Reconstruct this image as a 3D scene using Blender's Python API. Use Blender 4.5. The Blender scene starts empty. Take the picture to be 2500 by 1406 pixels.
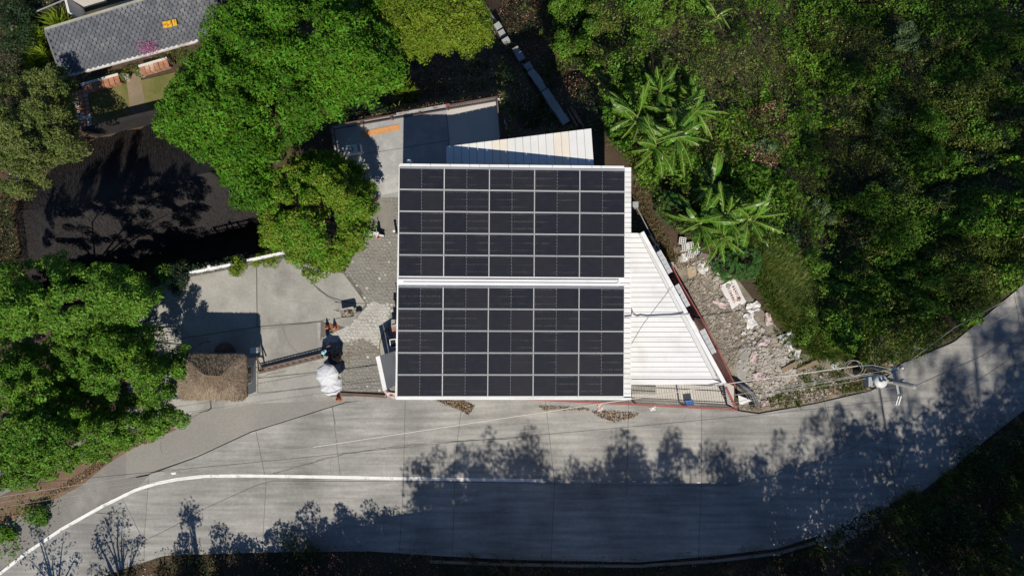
import bpy, bmesh, math, random
import numpy as np
from mathutils import Vector, Matrix

R = random.Random(7)
rng = np.random.default_rng(7)
SC = bpy.context.scene
COL = SC.collection

# ------------------------------------------------------------------ camera
H = 40.0                      # height of the camera above the road
F = 1667.0                    # focal length in photograph pixels (24 mm on 36 mm, 2500 px)
CX, CY = 1250.0, 703.0
cam_d = bpy.data.cameras.new('camera')
cam_d.lens = 24.0; cam_d.sensor_width = 36.0; cam_d.sensor_fit = 'HORIZONTAL'
cam_d.clip_start = 0.5; cam_d.clip_end = 2000
cam = bpy.data.objects.new('camera', cam_d); COL.objects.link(cam)
cam.location = (0, 0, H); cam.rotation_euler = (0, 0, 0)
SC.camera = cam

# ------------------------------------------------------------------ light
SUN = Vector((0.115, -0.732, 1.0)).normalized()
world = bpy.data.worlds.new('World'); SC.world = world; world.use_nodes = True
wn = world.node_tree.nodes; wl = world.node_tree.links
bg = wn['Background']
sky = wn.new('ShaderNodeTexSky'); sky.sky_type = 'NISHITA'; sky.sun_disc = False
sky.sun_elevation = math.asin(SUN.z); sky.sun_rotation = math.atan2(SUN.x, SUN.y)
sky.altitude = 1500; sky.air_density = 1.0; sky.dust_density = 0.0; sky.ozone_density = 7.0
wl.new(sky.outputs[0], bg.inputs[0]); bg.inputs[1].default_value = 0.085
sd = bpy.data.lights.new('sun', 'SUN'); sd.energy = 4.7; sd.angle = math.radians(0.5); sd.color = (1.0, 0.915, 0.79)
so = bpy.data.objects.new('sun', sd); COL.objects.link(so)
so.rotation_euler = SUN.to_track_quat('Z', 'Y').to_euler(); so.location = (10, -60, 90)
SC.view_settings.view_transform = 'Standard'; SC.view_settings.look = 'None'
SC.view_settings.exposure = 0.0; SC.view_settings.gamma = 1.0
SC.view_settings.use_curve_mapping = False
SC.cycles.max_bounces = 5; SC.cycles.diffuse_bounces = 3; SC.cycles.transparent_max_bounces = 4

# ------------------------------------------------------------------ coordinates
def P(px, py, z=0.0):
    k = (H - z) / F
    return Vector(((px - CX) * k, -(py - CY) * k, z))
def PX(arr, z=0.0):
    return [P(a, b, z) for a, b in arr]
def in_poly(px, py, poly):
    px = np.asarray(px, float); py = np.asarray(py, float)
    ins = np.zeros(px.shape, bool); n = len(poly)
    for i in range(n):
        x1, y1 = poly[i]; x2, y2 = poly[(i + 1) % n]
        if y1 == y2: continue
        c = ((y1 > py) != (y2 > py)) & (px < (x2 - x1) * (py - y1) / (y2 - y1) + x1)
        ins ^= c
    return ins
def dist_line(px, py, pts, close=False):
    px = np.asarray(px, float); py = np.asarray(py, float)
    d = np.full(px.shape, 1e9)
    m = len(pts) if close else len(pts) - 1
    for i in range(m):
        x1, y1 = pts[i]; x2, y2 = pts[(i + 1) % len(pts)]
        dx, dy = x2 - x1, y2 - y1
        t = np.clip(((px - x1) * dx + (py - y1) * dy) / (dx * dx + dy * dy + 1e-12), 0, 1)
        d = np.minimum(d, np.hypot(px - x1 - t * dx, py - y1 - t * dy))
    return d
def vnoise(x, y, s, seed=0):
    x = np.asarray(x, float) / s; y = np.asarray(y, float) / s
    xi = np.floor(x).astype(np.int64); yi = np.floor(y).astype(np.int64)
    fx = x - xi; fy = y - yi
    fx = fx * fx * (3 - 2 * fx); fy = fy * fy * (3 - 2 * fy)
    def h(a, b):
        v = (a * 374761393 + b * 668265263 + seed * 1442695041) & 0xffffffff
        v = ((v ^ (v >> 13)) * 1274126177) & 0xffffffff
        return ((v ^ (v >> 16)) & 0xffff) / 65535.0
    return (h(xi, yi) * (1 - fx) + h(xi + 1, yi) * fx) * (1 - fy) + (h(xi, yi + 1) * (1 - fx) + h(xi + 1, yi + 1) * fx) * fy

# ------------------------------------------------------------------ terrain height
_B = [(540, -600), (780, 200), (800, 300), (1215, 232), (1246, 345), (1462, 322), (1552, 440), (1640, 596), (1760, 625),
      (1850, 740), (1960, 862), (2110, 888), (2320, 800), (2500, 672), (2900, 380)]
B_W = [tuple(P(a, b)[:2]) for a, b in _B]
DROP_POLY = B_W + [(90, 40), (90, 90), (-17, 90)]
_S = [(2000, 1320), (2110, 1250), (2330, 1140), (2520, 1000), (3000, 640)]
S_W = [tuple(P(a, b)[:2]) for a, b in _S]
RISE_POLY = S_W + [(90, 1), (90, -90), (18, -90)]
_SB = [(-400, 1800), (240, 1412), (400, 1356), (640, 1348), (900, 1345), (1060, 1356), (1560, 1372), (1900, 1340), (2000, 1320)]
SB_W = [tuple(P(a, b)[:2]) for a, b in _SB]
_PIT = [(-60, 450), (192, 312), (430, 250), (640, 205), (715, 300), (700, 560), (690, 600), (470, 648), (312, 712), (-60, 790)]
PIT_W = [tuple(P(a, b)[:2]) for a, b in _PIT]
def th(x, y):
    x = np.asarray(x, float); y = np.asarray(y, float)
    z = np.full(x.shape, -0.07)
    ins = in_poly(x, y, DROP_POLY)
    d = dist_line(x, y, B_W)
    near = np.clip((5.5 - x) / 4.0, 0, 1)
    f = 0.62 * np.minimum(d, 24) + 2.6 * near * np.clip(d / 1.2, 0, 1) + 0.2 * np.clip(d - 24, 0, 60) * 0.2
    f = f * (0.35 + 0.65 * np.clip(d / 5.0, 0, 1) * 1.0 + 0.35 * near)
    bump = (vnoise(x, y, 3.1, 3) - .5) * 1.1 + (vnoise(x, y, 1.2, 4) - .5) * .35
    z = np.where(ins, z - f + bump * np.clip(d / 2.5, 0, 1), z)
    z = np.where(in_poly(x, y, PIT_W), -5.6, z)
    ins2 = in_poly(x, y, RISE_POLY)
    d2 = dist_line(x, y, S_W)
    z = np.where(ins2, z + 0.28 * np.minimum(d2, 40) + .75 * np.clip(d2 - 7, 0, 22) + bump * np.clip(d2 / 3, 0, 1) * .6, z)
    return z
def th1(x, y): return float(th(np.array([x]), np.array([y]))[0])
def PG(px, py, h=0.0):
    z = 0.0
    for _ in range(14):
        p = P(px, py, z + h); z = 0.4 * z + 0.6 * th1(p.x, p.y)
    p = P(px, py, z + h); return Vector((p.x, p.y, z))
def PGn(px, py, h):
    px = np.asarray(px, float); py = np.asarray(py, float); z = np.zeros(px.shape)
    for _ in range(14):
        k = (H - z - h) / F
        z = 0.4 * z + 0.6 * th((px - CX) * k, -(py - CY) * k)
    k = (H - z - h) / F
    return (px - CX) * k, -(py - CY) * k, z

# ------------------------------------------------------------------ materials
MATS = {}
def _nt(name):
    m = bpy.data.materials.new(name); m.use_nodes = True
    nt = m.node_tree; b = nt.nodes['Principled BSDF']
    MATS[name] = m
    return m, nt, b
def col4(c): return (c[0], c[1], c[2], 1)
def mat(name, c, c2=None, big=0.6, fine=9.0, grain=0.12, rough=0.8, bump=0.0, metal=0.0, spec=0.3, stain=None, stain_scale=0.25,
        stain_lo=0.52, stain_hi=0.66, objvar=0.0, speck=0.0, aniso=None, coord='Object', bscale=25.0, streak=0.0):
    """colour c..c2 by large noise, fine grain, optional stains, per object tone"""
    m, nt, b = _nt(name); N = nt.nodes; L = nt.links
    tc = N.new('ShaderNodeTexCoord'); mp = N.new('ShaderNodeMapping')
    if coord == 'World':
        g = N.new('ShaderNodeNewGeometry'); L.new(g.outputs['Position'], mp.inputs[0])
    else:
        L.new(tc.outputs[coord], mp.inputs[0])
    if aniso: mp.inputs['Scale'].default_value = aniso
    def noise(sc, det=5, ro=.55):
        n = N.new('ShaderNodeTexNoise'); n.inputs['Scale'].default_value = sc; n.inputs['Detail'].default_value = det
        n.inputs['Roughness'].default_value = ro; L.new(mp.outputs[0], n.inputs['Vector']); return n
    def mix(fac, a, bb, mode='MIX'):
        x = N.new('ShaderNodeMix'); x.data_type = 'RGBA'; x.blend_type = mode
        if isinstance(fac, float): x.inputs[0].default_value = fac
        else: L.new(fac, x.inputs[0])
        for i, v in ((6, a), (7, bb)):
            if isinstance(v, tuple): x.inputs[i].default_value = col4(v)
            else: L.new(v, x.inputs[i])
        return x.outputs[2]
    def ramp(src, lo, hi):
        r = N.new('ShaderNodeMapRange'); r.inputs[1].default_value = lo; r.inputs[2].default_value = hi
        L.new(src, r.inputs[0]); return r.outputs[0]
    c2 = c2 or tuple(v * 0.82 for v in c)
    out = mix(ramp(noise(big).outputs[0], .35, .65), tuple(c), tuple(c2))
    if stain:
        out = mix(ramp(noise(stain_scale, 8, .62).outputs[0], stain_lo, stain_hi), out, tuple(stain))
    if streak:
        mp2 = N.new('ShaderNodeMapping'); mp2.inputs['Scale'].default_value = (0.25, 3.0, 1)
        L.new(mp.outputs[0], mp2.inputs[0])
        n = N.new('ShaderNodeTexNoise'); n.inputs['Scale'].default_value = 1.2; n.inputs['Detail'].default_value = 6
        L.new(mp2.outputs[0], n.inputs['Vector'])
        r = N.new('ShaderNodeMapRange'); r.inputs[1].default_value = .3; r.inputs[2].default_value = .7
        r.inputs[3].default_value = 1 - streak; r.inputs[4].default_value = 1 + streak
        L.new(n.outputs[0], r.inputs[0])
        hs = N.new('ShaderNodeHueSaturation'); L.new(r.outputs[0], hs.inputs['Value']); L.new(out, hs.inputs['Color']); out = hs.outputs[0]
    if speck:
        out = mix(ramp(noise(22, 3, .7).outputs[0], .60, .68), out, tuple(v * (1 - speck) for v in c))
    hs = N.new('ShaderNodeHueSaturation')
    r = N.new('ShaderNodeMapRange'); r.inputs[1].default_value = .25; r.inputs[2].default_value = .75
    r.inputs[3].default_value = 1 - grain; r.inputs[4].default_value = 1 + grain
    nf = noise(fine, 6, .65); L.new(nf.outputs[0], r.inputs[0])
    val = r.outputs[0]
    if objvar:
        oi = N.new('ShaderNodeObjectInfo'); r2 = N.new('ShaderNodeMapRange')
        r2.inputs[3].default_value = 1 - objvar; r2.inputs[4].default_value = 1 + objvar
        L.new(oi.outputs['Random'], r2.inputs[0])
        mu = N.new('ShaderNodeMath'); mu.operation = 'MULTIPLY'; L.new(val, mu.inputs[0]); L.new(r2.outputs[0], mu.inputs[1]); val = mu.outputs[0]
    L.new(val, hs.inputs['Value']); L.new(out, hs.inputs['Color'])
    L.new(hs.outputs[0], b.inputs['Base Color'])
    b.inputs['Roughness'].default_value = rough; b.inputs['Metallic'].default_value = metal
    b.inputs['Specular IOR Level'].default_value = spec
    if bump:
        bp = N.new('ShaderNodeBump'); bp.inputs['Strength'].default_value = bump; bp.inputs['Distance'].default_value = 0.05
        L.new(noise(bscale, 6, .65).outputs[0], bp.inputs['Height']); L.new(bp.outputs[0], b.inputs['Normal'])
    return m
def leafmat(name, c, c2, trans=0.3, var=0.35, patch=0.5, c3=None, rough=0.5, spec=0.25):
    m, nt, b = _nt(name); N = nt.nodes; L = nt.links
    g = N.new('ShaderNodeNewGeometry')
    n = N.new('ShaderNodeTexNoise'); n.inputs['Scale'].default_value = patch; n.inputs['Detail'].default_value = 4
    L.new(g.outputs['Position'], n.inputs['Vector'])
    r = N.new('ShaderNodeMapRange'); r.inputs[1].default_value = .38; r.inputs[2].default_value = .62; L.new(n.outputs[0], r.inputs[0])
    x = N.new('ShaderNodeMix'); x.data_type = 'RGBA'; L.new(r.outputs[0], x.inputs[0])
    x.inputs[6].default_value = col4(c); x.inputs[7].default_value = col4(c2); out = x.outputs[2]
    if c3:
        r3 = N.new('ShaderNodeMapRange'); r3.inputs[1].default_value = .86; r3.inputs[2].default_value = .9
        L.new(g.outputs['Random Per Island'], r3.inputs[0])
        x3 = N.new('ShaderNodeMix'); x3.data_type = 'RGBA'; L.new(r3.outputs[0], x3.inputs[0]); L.new(out, x3.inputs[6]); x3.inputs[7].default_value = col4(c3)
        out = x3.outputs[2]
    hs = N.new('ShaderNodeHueSaturation')
    rv = N.new('ShaderNodeMapRange'); rv.inputs[3].default_value = 1 - var; rv.inputs[4].default_value = 1 + var
    L.new(g.outputs['Random Per Island'], rv.inputs[0]); L.new(rv.outputs[0], hs.inputs['Value'])
    rh = N.new('ShaderNodeMapRange'); rh.inputs[3].default_value = .475; rh.inputs[4].default_value = .525
    L.new(g.outputs['Random Per Island'], rh.inputs[0]); L.new(rh.outputs[0], hs.inputs['Hue'])
    L.new(out, hs.inputs['Color']); L.new(hs.outputs[0], b.inputs['Base Color'])
    b.inputs['Roughness'].default_value = rough; b.inputs['Specular IOR Level'].default_value = spec
    t = N.new('ShaderNodeBsdfTranslucent'); L.new(hs.outputs[0], t.inputs[0])
    mx = N.new('ShaderNodeMixShader'); mx.inputs[0].default_value = trans
    o = N['Material Output']; L.new(b.outputs[0], mx.inputs[1]); L.new(t.outputs[0], mx.inputs[2]); L.new(mx.outputs[0], o.inputs[0])
    return m
def plain(name, c, rough=0.5, metal=0.0, spec=0.4, grain=0.06, fine=14.0):
    return mat(name, c, tuple(v * .92 for v in c), rough=rough, metal=metal, spec=spec, grain=grain, fine=fine)

CONC = mat('road_concrete', (.345, .342, .322), (.265, .265, .255), big=.42, fine=5, grain=.14, stain=(.20, .20, .192), stain_scale=.22,
           stain_lo=.45, stain_hi=.68, objvar=.07, speck=.24, bump=.3, coord='World', streak=.24, bscale=14)
YARD = mat('yard_concrete', (.365, .36, .33), (.285, .282, .262), big=.6, fine=6, grain=.13, stain=(.215, .212, .20), stain_scale=.35,
           stain_lo=.48, stain_hi=.66, objvar=.04, speck=.14, bump=.2, coord='World', bscale=14)
PATCH = mat('patch_concrete', (.27, .262, .24), (.235, .228, .212), big=.7, fine=8, grain=.1, speck=.15, bump=.2, coord='World')
TERR = mat('terrace_concrete', (.37, .372, .37), (.30, .305, .31), big=.7, fine=7, grain=.08, stain=(.46, .46, .45), stain_scale=.6, objvar=.03, bump=.15, coord='World')
TERRL = mat('pale_screed', (.54, .52, .48), (.47, .455, .42), big=.6, fine=8, grain=.06, coord='World', bump=.1)
SHOULD = mat('worn_asphalt', (.235, .225, .21), (.18, .175, .165), big=.3, fine=12, grain=.2, stain=(.29, .28, .26), stain_scale=.3, speck=.35, bump=.5, coord='World')
JOINT = mat('joint_dirt', (.16, .152, .135), (.11, .105, .095), big=2, rough=.95, coord='World')
SOIL = mat('soil', (.085, .06, .04), (.05, .036, .025), big=.5, fine=12, grain=.35, stain=(.085, .085, .04), stain_scale=.5, speck=.4, bump=.8, rough=.95, coord='World', bscale=9)
GRAVELBED = mat('gravel_bed', (.27, .24, .19), (.18, .16, .13), big=.8, fine=16, grain=.3, stain=(.36, .32, .26), stain_scale=.7, speck=.3, bump=.9, rough=.95, coord='World', bscale=18)
LAWN = mat('lawn_turf', (.12, .13, .035), (.19, .17, .07), big=.9, fine=20, grain=.3, speck=.25, bump=.6, rough=.95, coord='World')
PATHM = mat('garden_path', (.24, .19, .13), (.2, .16, .11), big=.9, fine=18, grain=.25, bump=.4, coord='World')
WHITEP = mat('road_paint', (.8, .8, .79), (.7, .7, .69), big=2, fine=10, grain=.08, stain=(.42, .41, .39), stain_scale=1.6, stain_lo=.56, stain_hi=.66, rough=.6, coord='World')
ROOFW = mat('white_roof_sheet', (.79, .80, .80), (.74, .755, .76), big=.4, fine=5, grain=.03, rough=.45, spec=.3, stain=(.63, .62, .58), stain_scale=.55, stain_lo=.52, stain_hi=.78, coord='World', streak=.07)
ROOFC = mat('cream_roof_sheet', (.75, .70, .61), (.71, .66, .57), big=.6, fine=8, grain=.06, rough=.55, coord='World', stain=(.78, .74, .66), stain_scale=.8)
ROOFB = mat('pale_roof_sheet', (.74, .75, .74), (.68, .69, .68), big=.6, fine=8, grain=.04, rough=.5, coord='World')
SEAM = plain('seam_backing', (.20, .2, .2), .8)  # grey backing that shows between the roof sheets
GREYROOF = mat('grey_metal_sheet', (.12, .128, .14), (.10, .107, .12), big=.6, fine=9, grain=.06, rough=.5)
FRAME = plain('panel_frame', (.74, .75, .76), .45)
WALLW = mat('white_render', (.66, .65, .62), (.58, .57, .54), big=.6, fine=6, grain=.06, bump=.1)
GREYW = mat('grey_render', (.34, .36, .385), (.31, .33, .355), big=.6, fine=6, grain=.05)
BLOCK = mat('block_concrete', (.36, .37, .37), (.30, .31, .31), big=1.2, fine=12, grain=.15, bump=.5, coord='World', objvar=.08)
REDST = mat('red_painted_steel', (.32, .085, .08), (.25, .065, .065), big=1.5, fine=8, grain=.12, rough=.45, stain=(.26, .10, .08), stain_scale=1.5, coord='World')
REDSHADE = mat('shaded_red_steel', (.17, .045, .045), (.13, .035, .035), big=1.5, fine=8, grain=.12, rough=.5, coord='World')  # darker copy of the red paint, with the fence face's shade in its colour
RUST = mat('rusty_steel', (.155, .10, .08), (.11, .07, .055), big=2, fine=14, grain=.25, rough=.8, coord='World')
IRON = plain('iron_bar', (.07, .05, .048), .6)
PINKRED = mat('faded_red_paint', (.42, .19, .16), (.34, .15, .13), big=1.5, fine=12, grain=.15, rough=.7, coord='World')
BLACK = plain('black_plastic', (.015, .016, .018), .45)
DARKGL = plain('dark_glass', (.012, .014, .02), .12, 0, .5)
STEEL = plain('galvanised_steel', (.42, .44, .45), .45, .5)
LTGREY = plain('light_grey_enamel', (.60, .62, .63), .4)
POLEM = mat('pole_concrete', (.34, .335, .32), (.28, .275, .265), big=1.5, fine=12, grain=.1)
CABLEW = plain('white_cable', (.62, .57, .51), .6)
WIRE = plain('wire', (.05, .05, .052), .6)
WIREL = plain('pale_wire', (.42, .41, .38), .5)
STONE = mat('rubble_stone', (.36, .32, .265), (.24, .21, .17), big=3, fine=14, grain=.25, rough=.9, objvar=.2, coord='World', stain=(.45, .42, .37), stain_scale=2.5)
COBB = mat('cobble_stone', (.275, .268, .245), (.215, .21, .195), big=.9, fine=9, grain=.16, rough=.85, coord='World', bump=.3)
COBBL = mat('limed_cobble', (.50, .495, .465), (.40, .395, .37), big=1.1, fine=7, grain=.2, rough=.9, coord='World', bump=.3)
COBBB = mat('damp_cobble', (.235, .21, .17), (.19, .172, .14), big=1.1, fine=9, grain=.2, rough=.85, coord='World', bump=.3, stain=(.5, .48, .44), stain_scale=5, stain_lo=.6, stain_hi=.64)
BAGW = mat('white_woven_sack', (.72, .71, .69), (.62, .61, .60), big=3, fine=22, grain=.08, rough=.6, bump=.2)
BAGP = mat('pinkish_sack', (.62, .50, .48), (.5, .41, .4), big=3, fine=22, grain=.12, rough=.6, bump=.2)
REDINK = plain('red_print', (.42, .10, .07), .7)
BLUEP = plain('blue_plastic', (.03, .12, .38), .4)
REDP = plain('red_plastic', (.62, .05, .09), .4)
ORANGE = mat('cone_orange', (.46, .16, .06), (.36, .12, .05), big=4, fine=20, grain=.2, rough=.6)
WOOD = mat('weathered_plank', (.27, .20, .135), (.20, .15, .10), big=2, fine=18, grain=.2, rough=.85, aniso=(1, 6, 1))
WOODO = mat('orange_board', (.60, .30, .13), (.52, .25, .10), big=3, fine=24, grain=.28, rough=.8, stain=(.5, .27, .03), stain_scale=1.2)
BRICKM = mat('terracotta', (.44, .22, .14), (.36, .17, .10), big=3, fine=14, grain=.15, rough=.9, coord='World', objvar=.15, stain=(.5, .38, .3), stain_scale=1.2)
SHING = mat('slate_shingle', (.12, .13, .15), (.095, .103, .12), big=.9, fine=10, grain=.14, rough=.75, objvar=.2, coord='World', stain=(.16, .165, .175), stain_scale=.7)
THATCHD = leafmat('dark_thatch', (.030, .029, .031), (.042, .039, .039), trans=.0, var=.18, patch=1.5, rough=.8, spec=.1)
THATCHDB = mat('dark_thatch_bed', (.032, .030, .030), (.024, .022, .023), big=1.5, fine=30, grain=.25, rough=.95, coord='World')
THATCH = leafmat('straw', (.32, .255, .19), (.215, .165, .12), trans=.05, var=.45, patch=1.1, rough=.8, spec=.1)
THATCHB = mat('straw_bed', (.17, .12, .08), (.12, .085, .055), big=1.5, fine=30, grain=.35, rough=.95, coord='World')
BARK = mat('bark', (.17, .135, .10), (.11, .088, .068), big=3, fine=18, grain=.3, rough=.95, bump=.5)
UMB = plain('white_umbrella_cloth', (.62, .64, .68), .6)
CLOTHD = plain('dark_cloth', (.018, .018, .026), .85)
CLOTHN = plain('navy_cloth', (.03, .028, .06), .85)
CLOTHB = plain('brown_cloth', (.18, .12, .09), .85)
SKIN = plain('skin', (.30, .17, .11), .55)
CAPB = plain('pale_blue_cap', (.28, .62, .64), .7)
HAIR = plain('hair', (.012, .01, .009), .5)
YELL = plain('yellow_plate', (.75, .45, .03), .5)
ORNG = plain('orange_mark', (.45, .16, .02), .5)
FLOWER = plain('yellow_petal', (.75, .55, .03), .6)
PINKF = leafmat('pink_flower', (.55, .12, .32), (.65, .25, .45), trans=.3, var=.3)
RUBBER = plain('rubber', (.02, .02, .02), .8)

L_BRIGHT = leafmat('bright_leaf', (.105, .24, .016), (.060, .155, .011), trans=.25, var=.5, patch=.45, spec=.15)
L_YEL = leafmat('yellow_green_leaf', (.19, .27, .018), (.12, .19, .012), trans=.22, var=.45, patch=.5)
L_OLIVE = leafmat('olive_leaf', (.17, .275, .024), (.09, .24, .014), trans=.22, var=.55, patch=.9, c3=(.22, .20, .04), spec=.15)
L_LEFT = leafmat('lower_tree_leaf', (.145, .28, .026), (.09, .20, .018), trans=.25, var=.5, patch=.7)
L_GREY = leafmat('dusty_leaf', (.15, .18, .045), (.10, .145, .03), trans=.2, var=.45, patch=.6)
L_VINE = leafmat('vine_leaf', (.13, .24, .022), (.08, .175, .016), trans=.2, var=.5, patch=.35)
L_WEED = leafmat('weed_leaf', (.125, .18, .026), (.07, .125, .018), trans=.2, var=.6, patch=.5, c3=(.16, .14, .04))
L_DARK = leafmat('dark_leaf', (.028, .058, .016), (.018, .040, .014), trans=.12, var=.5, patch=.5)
L_PALE = leafmat('pale_leaf', (.13, .20, .085), (.10, .16, .06), trans=.2, var=.4, patch=.8)
L_GRASS = leafmat('grass_blade', (.12, .175, .030), (.075, .14, .022), trans=.25, var=.5, patch=.6, c3=(.22, .20, .07))
L_DRY = leafmat('dry_grass_blade', (.17, .13, .065), (.12, .095, .045), trans=.1, var=.5, patch=.6)
L_LITTER = leafmat('dead_leaf', (.24, .145, .075), (.16, .095, .055), trans=.05, var=.6, patch=1.0, c3=(.36, .27, .17))
L_BANANA = leafmat('banana_leaf', (.12, .25, .018), (.08, .19, .015), trans=.3, var=.45, patch=.8, rough=.35, spec=.4)
L_RIB = plain('banana_midrib', (.30, .36, .10), .5)
L_FERN = leafmat('cassava_leaf', (.055, .16, .026), (.04, .125, .02), trans=.25, var=.4, patch=.8)
# ------------------------------------------------------------------ mesh builders
def put(o, parent=None):
    COL.objects.link(o)
    if parent is not None: o.parent = parent
    return o
def tag(o, label=None, cat=None, group=None, kind=None):
    if label: o['label'] = label
    if cat: o['category'] = cat
    if group: o['group'] = group
    if kind: o['kind'] = kind
    return o
def thing(name, loc, label, cat, group=None, rz=0.0):
    o = bpy.data.objects.new(name, None); o.location = loc; o.rotation_euler = (0, 0, rz); o.empty_display_size = .2
    COL.objects.link(o); return tag(o, label, cat, group)
class MB:
    def __init__(s): s.v = []; s.f = []
    def add(s, vs, fs):
        n = len(s.v); s.v += [tuple(v) for v in vs]; s.f += [tuple(i + n for i in f) for f in fs]; return s
    def prism(s, top, z0, z1=None):
        """top: outline points (x,y[,z]); from z0 up to z1 (or each point's own z)"""
        n = len(top); z1s = [p[2] if z1 is None else z1 for p in top]
        area = sum(top[i][0] * top[(i + 1) % n][1] - top[(i + 1) % n][0] * top[i][1] for i in range(n))
        if area < 0: top = top[::-1]; z1s = z1s[::-1]
        vs = [(p[0], p[1], z) for p, z in zip(top, z1s)] + [(p[0], p[1], z0 if z0 > -90 else z + z0 + 100) for p, z in zip(top, z1s)]
        fs = [tuple(range(n)), tuple(range(2 * n - 1, n - 1, -1))]
        fs += [(i, n + i, n + (i + 1) % n, (i + 1) % n) for i in range(n)]
        return s.add(vs, fs)
    def slab(s, top, t):
        """outline with own z values, thickness t downward"""
        n = len(top)
        area = sum(top[i][0] * top[(i + 1) % n][1] - top[(i + 1) % n][0] * top[i][1] for i in range(n))
        if area < 0: top = top[::-1]
        vs = [tuple(p) for p in top] + [(p[0], p[1], p[2] - t) for p in top]
        fs = [tuple(range(n)), tuple(range(2 * n - 1, n - 1, -1))] + [(i, n + i, n + (i + 1) % n, (i + 1) % n) for i in range(n)]
        return s.add(vs, fs)
    def box(s, c, sz, rz=0.0, M=None):
        x, y, z = sz[0] / 2, sz[1] / 2, sz[2] / 2
        m = M or Matrix.Rotation(rz, 3, 'Z'); c = Vector(c)
        vs = [c + m @ Vector((a * x, b * y, d * z)) for d in (-1, 1) for b in (-1, 1) for a in (-1, 1)]
        return s.add(vs, [(0, 2, 3, 1), (4, 5, 7, 6), (0, 1, 5, 4), (1, 3, 7, 5), (3, 2, 6, 7), (2, 0, 4, 6)])
    def bar(s, a, b, w, h=None):
        a = Vector(a); b = Vector(b); d = b - a; l = d.length
        if l < 1e-6: return s
        d /= l; up = Vector((0, 0, 1)) if abs(d.z) < .95 else Vector((0, 1, 0))
        y = up.cross(d).normalized(); z = d.cross(y)
        return s.box((a + b) / 2, (l, w, h or w), M=Matrix((d, y, z)).transposed())
    def tube(s, pts, r, n=6, cap=True):
        pts = [Vector(p) for p in pts]; k = len(pts); rs = r if isinstance(r, (list, tuple)) else [r] * k
        vs = []; prev = None
        for i, p in enumerate(pts):
            t = (pts[min(i + 1, k - 1)] - pts[max(i - 1, 0)]).normalized()
            if prev is None:
                up = Vector((0, 0, 1)) if abs(t.z) < .9 else Vector((1, 0, 0)); x = up.cross(t).normalized()
            else:
                x = (prev - t * prev.dot(t)); x = x.normalized() if x.length > 1e-6 else Vector((1, 0, 0))
            prev = x; y = t.cross(x)
            vs += [p + (x * math.cos(6.28319 * j / n) + y * math.sin(6.28319 * j / n)) * rs[i] for j in range(n)]
        fs = [(i * n + j, i * n + (j + 1) % n, (i + 1) * n + (j + 1) % n, (i + 1) * n + j) for i in range(k - 1) for j in range(n)]
        if cap: fs += [tuple(range(n - 1, -1, -1)), tuple(range((k - 1) * n, k * n))]
        return s.add(vs, fs)
    def lathe(s, c, prof, n=12, M=None):
        c = Vector(c); vs = []; k = len(prof); M = M or Matrix.Identity(3)
        for r, z in prof:
            vs += [c + M @ Vector((r * math.cos(6.28319 * j / n), r * math.sin(6.28319 * j / n), z)) for j in range(n)]
        fs = [(i * n + j, i * n + (j + 1) % n, (i + 1) * n + (j + 1) % n, (i + 1) * n + j) for i in range(k - 1) for j in range(n)]
        fs += [tuple(range(n - 1, -1, -1)), tuple(range((k - 1) * n, k * n))]
        return s.add(vs, fs)
    def strip(s, pts, w, z=None):
        """flat ribbon along ground points"""
        pts = [Vector(p) for p in pts]; k = len(pts); L = []; Rr = []
        for i, p in enumerate(pts):
            t = pts[min(i + 1, k - 1)] - pts[max(i - 1, 0)]; nrm = Vector((-t.y, t.x, 0)).normalized()
            ww = (w[i] if isinstance(w, (list, tuple)) else w) / 2
            zz = p.z if z is None else z
            L.append((p.x + nrm.x * ww, p.y + nrm.y * ww, zz)); Rr.append((p.x - nrm.x * ww, p.y - nrm.y * ww, zz))
        n = k; return s.add(L + Rr, [(i, n + i, n + i + 1, i + 1) for i in range(k - 1)])
    def build(s, name, m, parent=None, smooth=False, org=None):
        o0 = Vector(org) if org is not None else (parent.location.copy() if parent is not None else Vector((0, 0, 0)))
        if org is None and parent is not None and parent.parent is not None: o0 = parent.parent.location + parent.location
        me = bpy.data.meshes.new(name)
        me.from_pydata([(v[0] - o0.x, v[1] - o0.y, v[2] - o0.z) for v in s.v], [], s.f)
        me.materials.append(m)
        if smooth: me.polygons.foreach_set('use_smooth', [True] * len(me.polygons))
        o = bpy.data.objects.new(name, me); put(o, parent)
        if parent is None and org is not None: o.location = o0
        return o
def single(name, mb, m, label, cat, group=None, org=None, smooth=False, kind=None):
    if org is None:
        a = np.array(mb.v); org = ((a[:, 0].min() + a[:, 0].max()) / 2, (a[:, 1].min() + a[:, 1].max()) / 2, a[:, 2].min())
    o = mb.build(name, m, None, smooth, org); return tag(o, label, cat, group, kind)
def struct(name, mb, m, parent=None):
    o = mb.build(name, m, parent)
    if parent is None: o['kind'] = 'structure'
    return o
def np_mesh(name, V, Fq, m, parent=None, org=None, smooth=False):
    """V (n,3), Fq (k,3|4) -> object, fast"""
    V = np.asarray(V, np.float32); o0 = np.array(org if org is not None else (parent.location if parent is not None else (0, 0, 0)), np.float32)
    if parent is not None and parent.parent is not None and org is None: o0 = np.array(parent.parent.location + parent.location, np.float32)
    V = V - o0; k = Fq.shape[1]
    me = bpy.data.meshes.new(name); me.vertices.add(len(V)); me.vertices.foreach_set('co', V.ravel())
    me.loops.add(Fq.size); me.loops.foreach_set('vertex_index', Fq.astype(np.int32).ravel())
    me.polygons.add(len(Fq)); me.polygons.foreach_set('loop_start', np.arange(0, Fq.size, k, dtype=np.int32))
    me.update(calc_edges=True); me.materials.append(m)
    if smooth: me.polygons.foreach_set('use_smooth', np.ones(len(Fq), bool))
    o = bpy.data.objects.new(name, me); put(o, parent)
    if parent is None and org is not None: o.location = tuple(float(v) for v in o0)
    return o
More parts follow.
